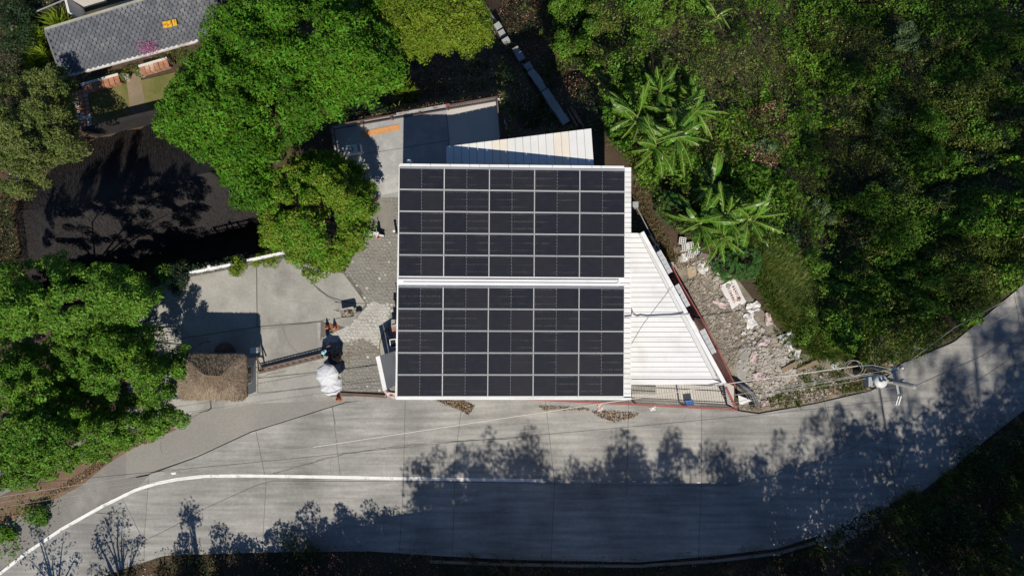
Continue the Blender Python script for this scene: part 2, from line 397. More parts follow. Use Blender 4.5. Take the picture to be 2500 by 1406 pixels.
def unit(a): return a / (np.linalg.norm(a, axis=-1, keepdims=True) + 1e-9)
def leaf_geo(pos, nrm, size, aspect=.45, axis=None, fold=.18):
    """folded diamonds: 4 verts, 2 tris each"""
    n = len(pos); nrm = unit(nrm)
    if axis is None: axis = rng.normal(size=(n, 3))
    t = unit(axis - nrm * (axis * nrm).sum(1, keepdims=True)); s = np.cross(nrm, t)
    size = np.asarray(size).reshape(-1, 1) * np.ones((n, 1))
    a = pos - t * size * .5; b = pos + t * size * .5
    c = pos + s * size * aspect * .5 + nrm * size * fold - t * size * .08; d = pos - s * size * aspect * .5 + nrm * size * fold - t * size * .08
    V = np.stack([a, c, b, d], 1).reshape(-1, 3); i = np.arange(n) * 4
    Fq = np.stack([np.stack([i, i + 2, i + 1], 1), np.stack([i, i + 3, i + 2], 1)], 1).reshape(-1, 3)
    return V, Fq
def leaves(name, pos, nrm, size, m, parent=None, aspect=.45, axis=None, org=None):
    V, Fq = leaf_geo(pos, nrm, size, aspect, axis); return np_mesh(name, V, Fq, m, parent, org)
def rand_unit(n): return unit(rng.normal(size=(n, 3)))
def blades(name, base, n_each, length, m, parent=None, spread=.8, width=.018, up=.7, org=None):
    """grass: each blade one bent strip of two triangles + tip"""
    base = np.repeat(np.asarray(base, float), n_each, 0); n = len(base)
    ang = rng.uniform(0, 2 * np.pi, n); lean = rng.uniform(.15, 1, n) * spread
    d = np.stack([np.cos(ang) * lean, np.sin(ang) * lean, np.full(n, up)], 1); d = unit(d)
    ln = np.asarray(length) * rng.uniform(.55, 1.1, n); ln = ln.reshape(-1, 1)
    side = np.stack([-np.sin(ang), np.cos(ang), np.zeros(n)], 1) * (width * rng.uniform(.7, 1.3, (n, 1)))
    base = base + np.stack([np.cos(ang), np.sin(ang), np.zeros(n)], 1) * rng.uniform(0, .1, (n, 1))
    mid = base + d * ln * .6; d2 = d.copy(); d2[:, 2] -= .75 * lean; d2 = unit(d2); tip = mid + d2 * ln * .45
    V = np.stack([base - side, base + side, mid + side * .9, mid - side * .9, tip], 1).reshape(-1, 3); i = np.arange(n) * 5
    Fq = np.concatenate([np.stack([i, i + 1, i + 2], 1), np.stack([i, i + 2, i + 3], 1), np.stack([i + 3, i + 2, i + 4], 1)])
    return np_mesh(name, V, Fq, m, parent, org)
def copy_tree(o, parent=None):
    c = o.copy(); COL.objects.link(c)
    if parent is not None: c.parent = parent; c.matrix_parent_inverse = o.matrix_parent_inverse.copy()
    for ch in o.children: copy_tree(ch, c)
    return c
def interp(poly, x):
    xs = [p[0] for p in poly]; ys = [p[1] for p in poly]
    return float(np.interp(x, xs, ys))

# ------------------------------------------------------------------ ground sheet
def axis_vals(lo, hi, step, far):
    a = list(np.arange(lo, hi + 1e-6, step)); g = step; l = [lo]; h = [hi]
    while h[-1] < far: g *= 1.35; h.append(h[-1] + g); l.append(l[-1] - g)
    return np.array(sorted(l[1:]) + a + h[1:])
xs = axis_vals(-42, 52, .45, 700); ys = axis_vals(-30, 40, .45, 700)
gx, gy = np.meshgrid(xs, ys); gz = th(gx.ravel(), gy.ravel())
nx = len(xs); ny = len(ys); ii, jj = np.meshgrid(np.arange(nx - 1), np.arange(ny - 1)); q = (jj * nx + ii).ravel()
g = np_mesh('ground', np.stack([gx.ravel(), gy.ravel(), gz], 1), np.stack([q, q + 1, q + nx + 1, q + nx], 1), SOIL, smooth=True)
g['kind'] = 'structure'

# ------------------------------------------------------------------ road
MID = [(240, 1412), (265, 1386), (350, 1320), (420, 1286), (500, 1240), (625, 1184), (665, 1173), (1000, 1175), (1340, 1179), (1710, 1186),
       (1790, 1184), (1900, 1160), (2040, 1110), (2165, 1060), (2300, 985), (2540, 826)]
SOUTH = [(240, 1413), (268, 1400), (400, 1356), (640, 1348), (900, 1345), (1060, 1356), (1250, 1366), (1560, 1372), (1750, 1356), (1900, 1338),
         (1990, 1310), (2100, 1255), (2250, 1200), (2330, 1140), (2400, 1080), (2540, 970)]
NORTH = [(-20, 1411), (60, 1351), (150, 1290), (250, 1235), (330, 1195), (364, 1158), (480, 1116), (612, 1055), (845, 982), (980, 968), (985, 955), (1250, 957), (1545, 972),
         (1770, 986), (1800, 1002), (1850, 1010), (1990, 985), (2130, 953), (2200, 888), (2330, 834), (2540, 660)]
b = MB(); outline = [(x, y) for x, y in NORTH] + [(x, y) for x, y in reversed(SOUTH)]
b.prism([P(x, y, 0) for x, y in outline], -0.3, 0.0)
road = struct('road', b, JOINT)
def lane(top, bot, cuts):
    """cuts: list of (x on top, x on bottom)"""
    for (a0, b0), (a1, b1) in zip(cuts[:-1], cuts[1:]):
        n = 29; pts = []
        g = .6
        for t in range(n):
            x = a0 + g + (a1 - a0 - 2 * g) * t / (n - 1); pts.append((x, interp(top, x) + g))
        for t in range(n):
            x = b1 - g - (b1 - b0 - 2 * g) * t / (n - 1); pts.append((x, interp(bot, x) - g))
        m = MB(); m.prism([P(x, y, 0) for x, y in pts], -0.12, 0.018 + R.uniform(-.003, .003)); m.build('slab', CONC, road)
lane(MID, SOUTH, [(241, 241), (352, 352), (650, 640), (985, 975), (1110, 1104), (1354, 1345), (1712, 1705), (1990, 2010), (2165, 2190), (2300, 2330), (2538, 2538)])
lane(NORTH, MID, [(-18, 241), (364, 352), (625, 650), (812, 832), (990, 985), (1131, 1105), (1330, 1354), (1535, 1530), (1712, 1712), (2012, 2045), (2146, 2165), (2475, 2500), (2538, 2538)])
# white edge line and dashes
b = MB()
LINE = [(-20, 1415), (60, 1352), (150, 1291), (250, 1235), (330, 1196), (380, 1180), (430, 1170), (500, 1162), (600, 1161), (800, 1164), (1000, 1168), (1200, 1171), (1338, 1173)]
pts = []; wd = []
for (x0, y0), (x1, y1) in zip(LINE[:-1], LINE[1:]):
    k = max(2, int(math.hypot(x1 - x0, y1 - y0) / 12))
    for t in range(k):
        pts.append(P(x0 + (x1 - x0) * t / k, y0 + (y1 - y0) * t / k, .026)); wd.append(.185 + R.uniform(-.018, .018))
b.strip(pts, wd); ln = struct('road_edge_line', b, WHITEP)
b = MB()
for x, y in [(1367, 1172), (1400, 1173), (1454, 1173), (1488, 1174), (1520, 1175), (1548, 1175), (1575, 1176), (1602, 1176), (1625, 1177), (1706, 1178), (1741, 1179), (1771, 1178), (1806, 1174), (1836, 1168), (1860, 1163), (1905, 1152)]:
    w = R.uniform(3, 6); b.strip([P(x - w, y, .026), P(x + w, y - (2 if x > 1780 else 0), .026)], .05)
b.add([P(416, 1154, .026), P(428, 1152, .026), P(430, 1157, .026), P(420, 1159, .026)], [(0, 3, 2, 1)])
struct('road_marking_dashes', b, WHITEP)
# cracks filled with dirt
b = MB()
def crack(px, w=.03, jit=2.0, z=.0255):
    pts = []
    for (x0, y0), (x1, y1) in zip(px[:-1], px[1:]):
        k = max(2, int(math.hypot(x1 - x0, y1 - y0) / 9))
        for t in range(k): pts.append(P(x0 + (x1 - x0) * t / k + R.uniform(-jit, jit) * .6, y0 + (y1 - y0) * t / k + R.uniform(-jit, jit) * .6, z))
    pts.append(P(px[-1][0], px[-1][1], z)); b.strip(pts, [w * R.uniform(.4, 1.3) for _ in pts])
crack([(668, 1156), (750, 1132), (830, 1110), (900, 1098), (990, 1087), (1110, 1077), (1250, 1070), (1312, 1062)], .045)
crack([(2020, 990), (2046, 1050), (2072, 1085)]); crack([(2045, 1070), (2060, 1066), (2080, 1045)], .02)
crack([(300, 1222), (315, 1250), (345, 1310)], .03); crack([(235, 1252), (275, 1256), (300, 1250), (312, 1260)], .03)
crack([(250, 1258), (280, 1310), (300, 1335)], .02); crack([(2130, 1085), (2160, 1110), (2185, 1120), (2200, 1150)], .03)
crack([(2135, 1140), (2170, 1165), (2195, 1160), (2205, 1115), (2165, 1105), (2130, 1122), (2133, 1140)], .04)
crack([(1535, 1100), (1531, 1150), (1530, 1210)], .02, 1); crack([(806, 1160), (810, 1110)], .015, 1); crack([(1315, 1075), (1318, 1120), (1310, 1172)], .02)
struct('road_crack_lines', b, JOINT)

b = MB(); kp = [P(x, y, .05) for x, y in ((1050, 1370), (1250, 1377), (1400, 1380), (1560, 1381), (1750, 1368), (1900, 1350), (1990, 1324))]
for k0, k1 in zip(kp[:-1], kp[1:]): b.bar(k0, k1, .10, .25)
struct('kerb', b, SHOULD)
# ------------------------------------------------------------------ shoulder, forecourt
b = MB(); b.prism(PX([(-20, 1150), (330, 1030), (332, 1166), (364, 1160), (420, 1170), (330, 1193), (250, 1233), (150, 1288), (60, 1348), (-20, 1407)]), -.2, -.004); struct('asphalt_shoulder', b, SHOULD)
b = MB(); b.prism(PX([(-30, 1228), (60, 1182), (160, 1140), (235, 1096), (300, 1062), (400, 1036), (432, 1048), (345, 1083), (268, 1128), (196, 1186), (84, 1246), (-30, 1292)]), -.1, .028); struct('verge_soil', b, mat('verge_earth', (.20, .135, .085), (.14, .095, .06), big=1.2, fine=14, grain=.3, speck=.3, bump=.6, coord='World'))
b = MB(); b.prism(PX([(310, 740), (470, 668), (690, 624), (726, 638), (840, 662), (985, 690), (985, 974), (845, 981), (640, 1036), (612, 1053), (480, 1115), (362, 1156), (310, 1170)]), -.25, -.002)
yard = struct('forecourt', b, JOINT)
b = MB()
for q0, q1 in (((312, 742), (470, 668)), ((470, 668), (690, 624)), ((690, 624), (712, 600))): b.bar(P(*q0) + Vector((0, .12, -2.9)), P(*q1) + Vector((0, .12, -2.9)), .25, 5.9)
struct('retaining_wall', b, BLOCK)
for poly in ([(312, 735), (470, 675), (600, 650), (625, 645), (627, 797), (312, 845)],
             [(628, 644), (690, 630), (722, 642), (770, 700), (800, 724), (850, 740), (893, 742), (848, 800), (783, 783), (629, 796)],
             [(724, 642), (838, 667), (892, 740), (851, 738), (803, 722), (772, 698)],
             [(312, 847), (627, 799), (783, 786), (782, 830), (832, 880), (790, 905), (600, 925), (312, 962)],
             [(312, 964), (600, 927), (790, 907), (832, 884), (836, 962), (983, 966), (983, 972), (845, 980.5), (640, 1044.5), (612, 1053), (480, 1113), (364, 1154), (312, 1166)]):
    m = MB(); m.prism(PX(poly), -.15, .016 + R.uniform(-.003, .003)); m.build('slab', YARD, yard)
m = MB(); m.prism(PX([(677, 794), (774, 788), (778, 868), (735, 872), (700, 846), (680, 830)]), .0, .0235); m.build('concrete_patch', PATCH, yard)
m = MB(); m.prism(PX([(308, 1062), (480, 1010), (620, 985), (846, 979), (640, 1043), (612, 1052), (480, 1111), (366, 1152), (308, 1168)]), .0, .022); m.build('worn_patch', mat('worn_concrete', (.27, .26, .238), (.232, .225, .21), big=.3, fine=14, grain=.2, speck=.3, bump=.4, coord='World'), yard)
b = MB()
for c in ([(774, 706), (800, 724), (826, 738)], [(640, 803), (700, 796), (782, 785)], [(680, 780), (690, 800), (705, 840), (738, 870)], [(800, 876), (880, 866), (950, 846)], [(470, 935), (600, 927), (700, 905)], [(820, 1038), (812, 1000), (806, 985)], [(395, 1110), (390, 1085), (400, 1062)]):
    crack(c, .022, 1.4, .0265)
crack([(782, 786), (790, 781), (805, 780)], .05, 2, .0265)
struct('forecourt_crack_lines', b, JOINT)

# ------------------------------------------------------------------ cobbles
COB_POLY = [(902, 505), (935, 478), (975, 455), (990, 700), (990, 952), (838, 958), (834, 884), (784, 838), (785, 824), (812, 812), (850, 798), (868, 775), (896, 744), (880, 705), (842, 664), (872, 606), (898, 572)]
b = MB(); b.prism(PX(COB_POLY), -.2, .004); struct('cobble_bed', b, mat('cobble_bed_sand', (.235, .228, .205), (.18, .175, .16), big=1, fine=16, grain=.25, coord='World'))
LIME = [(905, 735), (955, 745), (948, 800), (942, 838), (925, 842), (880, 826), (856, 842), (832, 832), (800, 842), (785, 830), (812, 812), (850, 798), (868, 775)]
DAMP = [(842, 838), (866, 822), (905, 836), (935, 850), (930, 884), (868, 872), (838, 880)]
CS = {'g': ([], []), 'l': ([], []), 'd': ([], [])}
b = MB(); b.prism(PX([(x + R.uniform(-4, 4), y + R.uniform(-4, 4)) for x, y in LIME]), -.1, .009); struct('lime_spill', b, mat('lime_dust', (.44, .435, .41), (.30, .295, .275), big=1.4, fine=9, grain=.25, coord='World'))
row = 0; y = 455
while y < 962:
    x = 780 + (4.6 if row % 2 else 0)
    while x < 990:
        if in_poly([x], [y], COB_POLY)[0] and not (905 < x < 960 and 500 < y < 560) and R.random() > .03:
            c = P(x + R.uniform(-1.9, 1.9), y + R.uniform(-1.9, 1.9), 0); r = .102 * R.uniform(.78, 1.1); hh = .028 + R.uniform(-.01, .012); a0 = R.uniform(0, 6.28)
            jx, jy = x + R.gauss(0, 5), y + R.gauss(0, 5)
            kk = 'd' if in_poly([jx], [jy], DAMP)[0] else ('l' if in_poly([jx], [jy], LIME)[0] or R.random() < .03 else 'g'); vs, fs = CS[kk]
            n0 = len(vs)
            ring = [(c.x + r * R.uniform(.85, 1.1) * math.cos(a0 + k * 1.0472), c.y + r * R.uniform(.85, 1.1) * math.sin(a0 + k * 1.0472)) for k in range(6)]
            vs += [(p[0], p[1], .0) for p in ring] + [(c.x + (p[0] - c.x) * .86, c.y + (p[1] - c.y) * .86, hh + R.uniform(-.004, .004)) for p in ring]
            fs += [(n0 + k, n0 + (k + 1) % 6, n0 + 6 + (k + 1) % 6, n0 + 6 + k) for k in range(6)] + [tuple(n0 + 6 + k for k in range(6))]
        x += 9.2
    y += 8.0; row += 1
for kk, mm, lb in (('g', COBB, 'grey cobblestones beside the solar roof'), ('l', COBBL, 'whitish limed cobblestones between the wheelbarrow and the gate'), ('d', COBBB, 'damp brownish cobblestones in front of the gate')):
    b = MB(); b.v, b.f = CS[kk]; o = b.build('cobblestones', mm); tag(o, lb, 'cobbles', kind='stuff')
b = MB(); b.prism(PX([(947, 838), (962, 838), (972, 868), (930, 868), (926, 845), (935, 815)]), 0, .045); struct('pale_footpath', b, YARD)
# ------------------------------------------------------------------ main house
ZR = 5.3
house = thing('house', P(1250, 690, 0), 'white metal roofed house that carries both solar arrays, terrace behind it', 'house')
RT = [(976, 402.5), (1541, 408.5), (1541, 973), (967, 972.5)]
def roofpt(u, v, z):                       # u 0..1 west-east, v 0..1 north-south
    xt = RT[0][0] + (RT[1][0] - RT[0][0]) * u; yt = RT[0][1] + (RT[1][1] - RT[0][1]) * u
    xb = RT[3][0] + (RT[2][0] - RT[3][0]) * u; yb = RT[3][1] + (RT[2][1] - RT[3][1]) * u
    return P(xt + (xb - xt) * v, yt + (yb - yt) * v, z)
m = MB(); m.slab([roofpt(.004, .004, ZR - .03), roofpt(.996, .004, ZR - .03), roofpt(.996, .996, ZR - .03), roofpt(.004, .996, ZR - .03)], .06); m.build('roof_deck', SEAM, house)
NS = 46
for k in range(NS):
    v0 = k / NS + .0011; v1 = (k + 1) / NS - .0011
    m = MB(); m.slab([roofpt(0, v0, ZR), roofpt(1, v0, ZR), roofpt(1, v1, ZR), roofpt(0, v1, ZR)], .028); m.build('roof_sheet', ROOFW, house)
    
m = MB(); m.bar(roofpt(0, .0, ZR + .02), roofpt(0, 1, ZR + .02), .07, .1); m.build('verge_trim', ROOFW, house)
m = MB(); m.bar(roofpt(0, 1, ZR + .02), roofpt(1, 1, ZR + .02), .10, .12); m.build('eave_trim', ROOFW, house)
# gutter-like flashing lengths along the north edge
cuts = [0, .048, .133, .218, .303, .345, .387, .47, .56, .66, .74, .83, .87, .97]
for a, c in zip(cuts[:-1], cuts[1:]):
    m = MB(); m.bar(roofpt(a + .001, .001, ZR + .05), roofpt(c - .001, .001, ZR + .05), .13, .05); m.build('flashing', ROOFW, house)
# white ridge walkway between the arrays
m = MB(); m.slab([P(972, 681, ZR + .12), P(1512, 683.5, ZR + .12), P(1512, 697.5, ZR + .12), P(971, 695, ZR + .12)], .1); m.build('ridge_cover', ROOFW, house)
m = MB(); m.tube([P(985, 688.5, ZR + .15), P(1500, 692, ZR + .15), P(1509, 691, ZR + .15), P(1510, 682, ZR + .15)], .022, 6); m.build('conduit', LTGREY, house)
# walls below the roof
m = MB(); m.prism([P(1000, 440, ZR), P(1525, 440, ZR), P(1525, 940, ZR), P(1000, 940, ZR)], -3.0, ZR - .1); m.build('wall', WALLW, house)
for py in (500, 640, 850):
    c = P(1000, py, ZR); m = MB(); m.box((c.x - .02, c.y, 3.6), (.06, 1.4, 1.2)); w = m.build('window', FRAME, house)
    m = MB(); m.box((c.x - .055, c.y, 3.6), (.02, 1.25, 1.05)); m.build('pane', DARKGL, w)
# east triangular roof
ZT = 4.3
HY0, HY1 = (1558, 570), (1742, 926)
def hx(y): return HY0[0] + (HY1[0] - HY0[0]) * (y - HY0[1]) / (HY1[1] - HY0[1])
m = MB(); m.slab([P(1490, 569, ZT - .04), P(1564, 569, ZT - .04), P(1760, 934, ZT - .04), P(1490, 936, ZT - .04)], .07); m.build('lower_roof_deck', SEAM, house)
y = 568.5
while y < 925:
    y1 = min(y + 12.1, 925.5)
    m = MB(); m.slab([P(1492, y + .5, ZT), P(hx(y + .5), y + .5, ZT), P(hx(y1 - .4), y1 - .4, ZT), P(1492, y1 - .4, ZT)], .03); m.build('lower_roof_sheet', ROOFW, house)
    y += 12.1
m = MB(); m.slab([P(1492, 926.3, ZT + .05), P(1741, 926.3, ZT + .05), P(1772, 937.5, ZT + .05), P(1492, 939.5, ZT + .05)], .14); m.build('lower_roof_fascia', ROOFW, house)
m = MB(); m.slab([P(1559.5, 571, ZT - .02), P(1571, 571, ZT - .02), P(1753, 925, ZT - .02), P(1742.5, 925, ZT - .02)], .03); m.build('valley_gutter', LTGREY, house)
m = MB(); m.bar(P(1567, 567, ZT + .08), P(1768, 935, ZT + .08), .20, .16); m.build('parapet_coping', ROOFW, house)
m = MB(); m.slab([P(1747, 916, ZT + .01), P(1756, 916, ZT + .01), P(1762, 924, ZT + .01), P(1751, 924, ZT + .01)], .02); m.build('gutter_outlet', GREYW, house)
m = MB(); m.prism([P(1500, 600, 4.0), P(1560, 600, 4.0), P(1738, 922, 4.0), P(1500, 922, 4.0)], -2.0, ZT - .12); m.build('side_wall', WALLW, house)
# conduits on the lower roof
m = MB(); m.tube([P(1525, 773.5, ZR + .06), P(1540, 772, ZR + .05), P(1542, 760, 4.9), P(1547, 768, ZT + .08), P(1555, 772, ZT + .06), P(1564, 770, ZT + .06), P(1580, 772, ZT + .06), P(1600, 771, ZT + .06), P(1620, 770, ZT + .06), P(1640, 769.5, ZT + .06), P(1662, 767.5, ZT + .08), P(1684, 766, ZT + .2)],
       .04, 6); m.build('cable_hose', GREYW, house)
m = MB(); m.tube([P(1542, 840, ZT + .02), P(1568, 795, ZT + .02), P(1590, 766, ZT + .02), P(1610, 740, ZT + .02), P(1630, 714, ZT + .02), P(1642, 700, ZT + .2)], .012, 5); m.build('thin_wire', GREYW, house)
# awnings along the east wall
for (a, bq, c, d) in (((1599, 618), (1612, 611), (1641, 664), (1628, 671.5)), ((1643, 700), (1656, 692.5), (1684, 746), (1671, 753)), ((1706, 809), (1719, 802), (1748, 860), (1736, 867))):
    za, zb = 3.3, 3.0
    aw = None
    for k in range(5):
        t0, t1 = k / 5 + .006, (k + 1) / 5 - .006
        def L2(p, qq, t, z): return P(p[0] + (qq[0] - p[0]) * t, p[1] + (qq[1] - p[1]) * t, z)
        m = MB(); m.slab([L2(a, d, t0, za), L2(bq, c, t0, zb), L2(bq, c, t1, zb), L2(a, d, t1, za)], .03)
        if aw is None:
            r_ = MB(); r_.bar(L2(a, d, 0, za - .06), L2(a, d, 1, za - .06), .04, .06); r_.bar(L2(bq, c, 0, zb - .06), L2(bq, c, 1, zb - .06), .04, .06); aw = r_.build('awning', FRAME, house)
        m.build('awning_sheet', ROOFB, aw)
# north lean-to roof
def zl(px): return 3.5 + (px - 1089) / (1450 - 1089) * 1.3
def nl(t): return (1089 + (1444 - 1089) * t, 358 + (314 - 358) * t)
NL = 19
m = MB(); m.slab([P(1091, 360, zl(1089) - .04), P(1442, 316, zl(1450) - .04), P(1449, 412, zl(1450) - .04), P(1091, 415, zl(1089) - .04)], .06); m.build('back_roof_deck', GREYW, house)
for k in range(NL):
    t0 = k / NL + .0016; t1 = (k + 1) / NL - .0016
    x0, y0 = nl(t0); x1, y1 = nl(t1); xb0 = 1089 + (1451 - 1089) * t0; xb1 = 1089 + (1451 - 1089) * t1
    m = MB(); m.slab([P(x0, y0, zl(xb0)), P(x1, y1, zl(xb1)), P(xb1, 414, zl(xb1)), P(xb0, 416, zl(xb0))], .03)
    m.build('back_roof_sheet', ROOFC if k in (6, 7, 14, 15) else ROOFB, house)
m = MB(); m.prism([P(1100, 372, 3.4), P(1440, 332, 3.4), P(1440, 420, 3.4), P(1100, 420, 3.4)], -5.0, 3.35); m.build('back_wall', WALLW, house)

# ------------------------------------------------------------------ solar panels
ORD = ['first', 'second', 'third', 'fourth', 'fifth']
def cellmat():
    m, nt, b = _nt('solar_cells'); N = nt.nodes; L = nt.links
    tc = N.new('ShaderNodeTexCoord'); sp = N.new('ShaderNodeSeparateXYZ'); L.new(tc.outputs['Object'], sp.inputs[0])
    oi = N.new('ShaderNodeObjectInfo')
    def math_(op, a, bb=None, c=None):
        x = N.new('ShaderNodeMath'); x.operation = op
        for i, v in enumerate((a, bb, c)):
            if v is None: continue
            if isinstance(v, (int, float)): x.inputs[i].default_value = v
            else: L.new(v, x.inputs[i])
        return x.outputs[0]
    def fr(sock, period, width, off=0.0):
        f = math_('FRACT', math_('ADD', math_('DIVIDE', sock, period), off + 100))
        return math_('LESS_THAN', math_('ABSOLUTE', math_('SUBTRACT', f, .5)), width)
    X, Y = sp.outputs[0], sp.outputs[1]
    gapx = fr(X, .0915, .012); gapy = fr(Y, .182, .010)      # cell gaps
    wires = fr(Y, .0165, .10)
    dash = math_('MULTIPLY', fr(X, .0915, .06), fr(Y, .364, .11, .27))    # ribbon glint between cells, painted as pale dashes
    n = N.new('ShaderNodeTexNoise'); n.inputs['Scale'].default_value = .45; n.inputs['Detail'].default_value = 2
    g = N.new('ShaderNodeNewGeometry')
    sc = N.new('ShaderNodeVectorMath'); sc.operation = 'ADD'; L.new(g.outputs['Position'], sc.inputs[0])
    cx = N.new('ShaderNodeCombineXYZ'); L.new(math_('MULTIPLY', oi.outputs['Random'], 60), cx.inputs[0]); L.new(cx.outputs[0], sc.inputs[1])
    L.new(sc.outputs[0], n.inputs['Vector'])
    sel = N.new('ShaderNodeMapRange'); sel.inputs[1].default_value = .5; sel.inputs[2].default_value = .62; L.new(n.outputs[0], sel.inputs[0])
    n2 = N.new('ShaderNodeTexNoise'); n2.inputs['Scale'].default_value = 14; L.new(g.outputs['Position'], n2.inputs['Vector'])
    dsh = math_('MULTIPLY', math_('MULTIPLY', dash, sel.outputs[0]), math_('GREATER_THAN', n2.outputs[0], .42))
    def mix(f, a, c):
        x = N.new('ShaderNodeMix'); x.data_type = 'RGBA'; L.new(f, x.inputs[0])
        for i, v in ((6, a), (7, c)):
            if isinstance(v, tuple): x.inputs[i].default_value = col4(v)
            else: L.new(v, x.inputs[i])
        return x.outputs[2]
    base = mix(oi.outputs['Random'], (.009, .0105, .018), (.017, .017, .022))
    nz = N.new('ShaderNodeTexNoise'); nz.inputs['Scale'].default_value = 3.0; nz.inputs['Detail'].default_value = 6; L.new(g.outputs['Position'], nz.inputs['Vector'])
    dz = N.new('ShaderNodeMapRange'); dz.inputs[1].default_value = .4; dz.inputs[2].default_value = .8; dz.inputs[4].default_value = .35; L.new(nz.outputs[0], dz.inputs[0])
    base = mix(dz.outputs[0], base, (.030, .030, .036))
    base = mix(math_('MULTIPLY', wires, .18), base, (.16, .16, .17))
    base = mix(math_('MAXIMUM', math_('MULTIPLY', gapx, .5), math_('MULTIPLY', gapy, .4)), base, (.09, .09, .095))
    base = mix(math_('MULTIPLY', dsh, .38), base, (.55, .53, .50))
    L.new(base, b.inputs['Base Color']); b.inputs['Roughness'].default_value = .28; b.inputs['Specular IOR Level'].default_value = .3
    return m
CELL = cellmat()
ribm = MB()
def grid(TL, TR, BL, BR, u, v, z):
    x = (TL[0] * (1 - u) + TR[0] * u) * (1 - v) + (BL[0] * (1 - u) + BR[0] * u) * v
    y = (TL[1] * (1 - u) + TR[1] * u) * (1 - v) + (BL[1] * (1 - u) + BR[1] * u) * v
    return P(x, y, z)
ZP = ZR + .13
for nm, (TL, TR, BL, BR) in (('upper', ((974.5, 409.5), (1526, 416), (972.5, 675.5), (1525, 679))), ('lower', ((971.5, 700), (1524.5, 703), (969, 968.5), (1523, 968)))):
    # mounting rails stay with the house
    for r in range(6):
        m = MB(); m.bar(grid(TL, TR, BL, BR, 0, r / 5, ZR + .07), grid(TL, TR, BL, BR, 1, r / 5, ZR + .07), .06, .05); m.build('mounting_rail', FRAME, house)
    for r in range(5):
        for c in range(5):
            u0, u1, v0, v1 = c / 5 + .0007, (c + 1) / 5 - .0007, r / 5 + .0032, (r + 1) / 5 - .0032
            q4 = [grid(TL, TR, BL, BR, u, v, ZP) for u, v in ((u0, v0), (u1, v0), (u1, v1), (u0, v1))]
            ctr = sum(q4, Vector()) / 4
            t = thing('solar_panel', ctr, 'solar panel of the %s array, %s row down, %s from the left' % (nm, ORD[r], ORD[c]), 'solar panel', 'solar panels of the two roof arrays')
            q4l = [p - ctr for p in q4]; w = (q4l[1] - q4l[0]).length; hgt = (q4l[3] - q4l[0]).length
            m = MB(); fw = .013
            for a, bb in ((0, 1), (1, 2), (2, 3), (3, 0)):
                pa, pb = q4l[a], q4l[bb]; inn = Vector((-(pb - pa).y, (pb - pa).x, 0)).normalized() * fw / 2
                if inn.dot(-pa) < 0: inn = -inn
                m.bar(pa + inn, pb + inn, fw, .042)
            m.build('frame', FRAME, t, org=(0, 0, 0))
            for s in (0, 1):
                f0 = [(.0065, .4985), (.5015, .9935)][s]
                def gp(a, e, z=-.004): return q4l[0] + (q4l[1] - q4l[0]) * a + (q4l[3] - q4l[0]) * e + Vector((0, 0, z))
                m = MB(); m.slab([gp(f0[0], .0135), gp(f0[1], .0135), gp(f0[1], .9865), gp(f0[0], .9865)], .012)
                m.build('cell_half', CELL, t, org=(0, 0, 0))
            m = MB(); m.slab([gp(.497, .01, -.012), gp(.503, .01, -.012), gp(.503, .99, -.012), gp(.497, .99, -.012)], .004); m.build('backing_strip', BLACK, t, org=(0, 0, 0))
            m = MB()
            for k in range(6):
                e0, e1 = .04 + k * .155, .04 + k * .155 + .10
                m.slab([gp(.4995, e0, .001), gp(.5017, e0, .001), gp(.5017, e1, .001), gp(.4995, e1, .001)], .004)
            m.build('busbar_strip', FRAME, t, org=(0, 0, 0))
# roof lamp at the north-west corner
p = P(998, 395, 5.0); lamp = thing('floodlight', p, 'white round floodlight on a bracket at the roof corner above the terrace', 'lamp')
m = MB(); m.lathe(p, [(.02, -.12), (.11, -.08), (.13, .02), (.10, .07), (.03, .09)], 14); m.build('lamp_head', ROOFW, lamp, True)
m = MB(); m.tube([p + Vector((0, -.05, -.02)), p + Vector((.02, -.25, .1))], .02); m.build('bracket', STEEL, lamp)
p = P(1000, 383, 3.6); sd_ = thing('grey_bowl_post', p, 'small grey bowl shape on a post beside the roof corner, in the roof shade', 'dish')  # grey bowl shape on a post at the dark round spot
m = MB(); m.lathe(p, [(.02, -.06), (.12, -.04), (.17, .03), (.16, .04), (.1, -.01), (.02, -.03)], 14, Matrix.Rotation(-.5, 3, 'X')); m.build('bowl', GREYW, sd_, True)
m = MB(); m.tube([p + Vector((0, 0, -3.5)), p + Vector((0, 0, -.05))], .03); m.build('post', STEEL, sd_)

# ------------------------------------------------------------------ terrace behind the house
ter = thing('terrace', P(1010, 350, 0), 'raised concrete terrace behind the solar roof with brown railing', 'terrace')
TP = [(806, 309), (1214, 236), (1228, 404), (1228, 470), (905, 484), (880, 430), (817, 390)]
m = MB(); m.prism(PX(TP), -6.0, .06); m.build('retaining_wall', BLOCK, ter)
for poly, mm in (([(809, 315), (1088, 265), (1096, 343), (905, 373), (823, 386)], TERR), ([(905, 375.5), (1096, 345.5), (1100, 405), (1100, 464), (975, 468), (908, 481), (882, 430), (824, 388)], TERR),
                 ([(1090, 264.5), (1213, 243), (1226, 404), (1226, 466), (1102, 466), (1098, 343)], TERRL)):
    m = MB(); m.prism(PX(poly), .02, .10 if mm is TERR else .125); m.build('slab', mm, ter)
m = MB(); m.prism(PX([(1215, 240), (1221, 241), (1240, 330), (1240, 400), (1230, 400)], -.3), -6, -.3); m.build('buttress', WALLW, ter)
rl = thing('railing', P(1010, 270, .1), 'brown iron railing round the outer edge of the terrace', 'railing')
A, B_, C_, D_ = (806, 308), (1213, 237), (1221, 332), (817, 386)
def Lp(a, c, t, z): return P(a[0] + (c[0] - a[0]) * t, a[1] + (c[1] - a[1]) * t, z)
z1 = 1.05
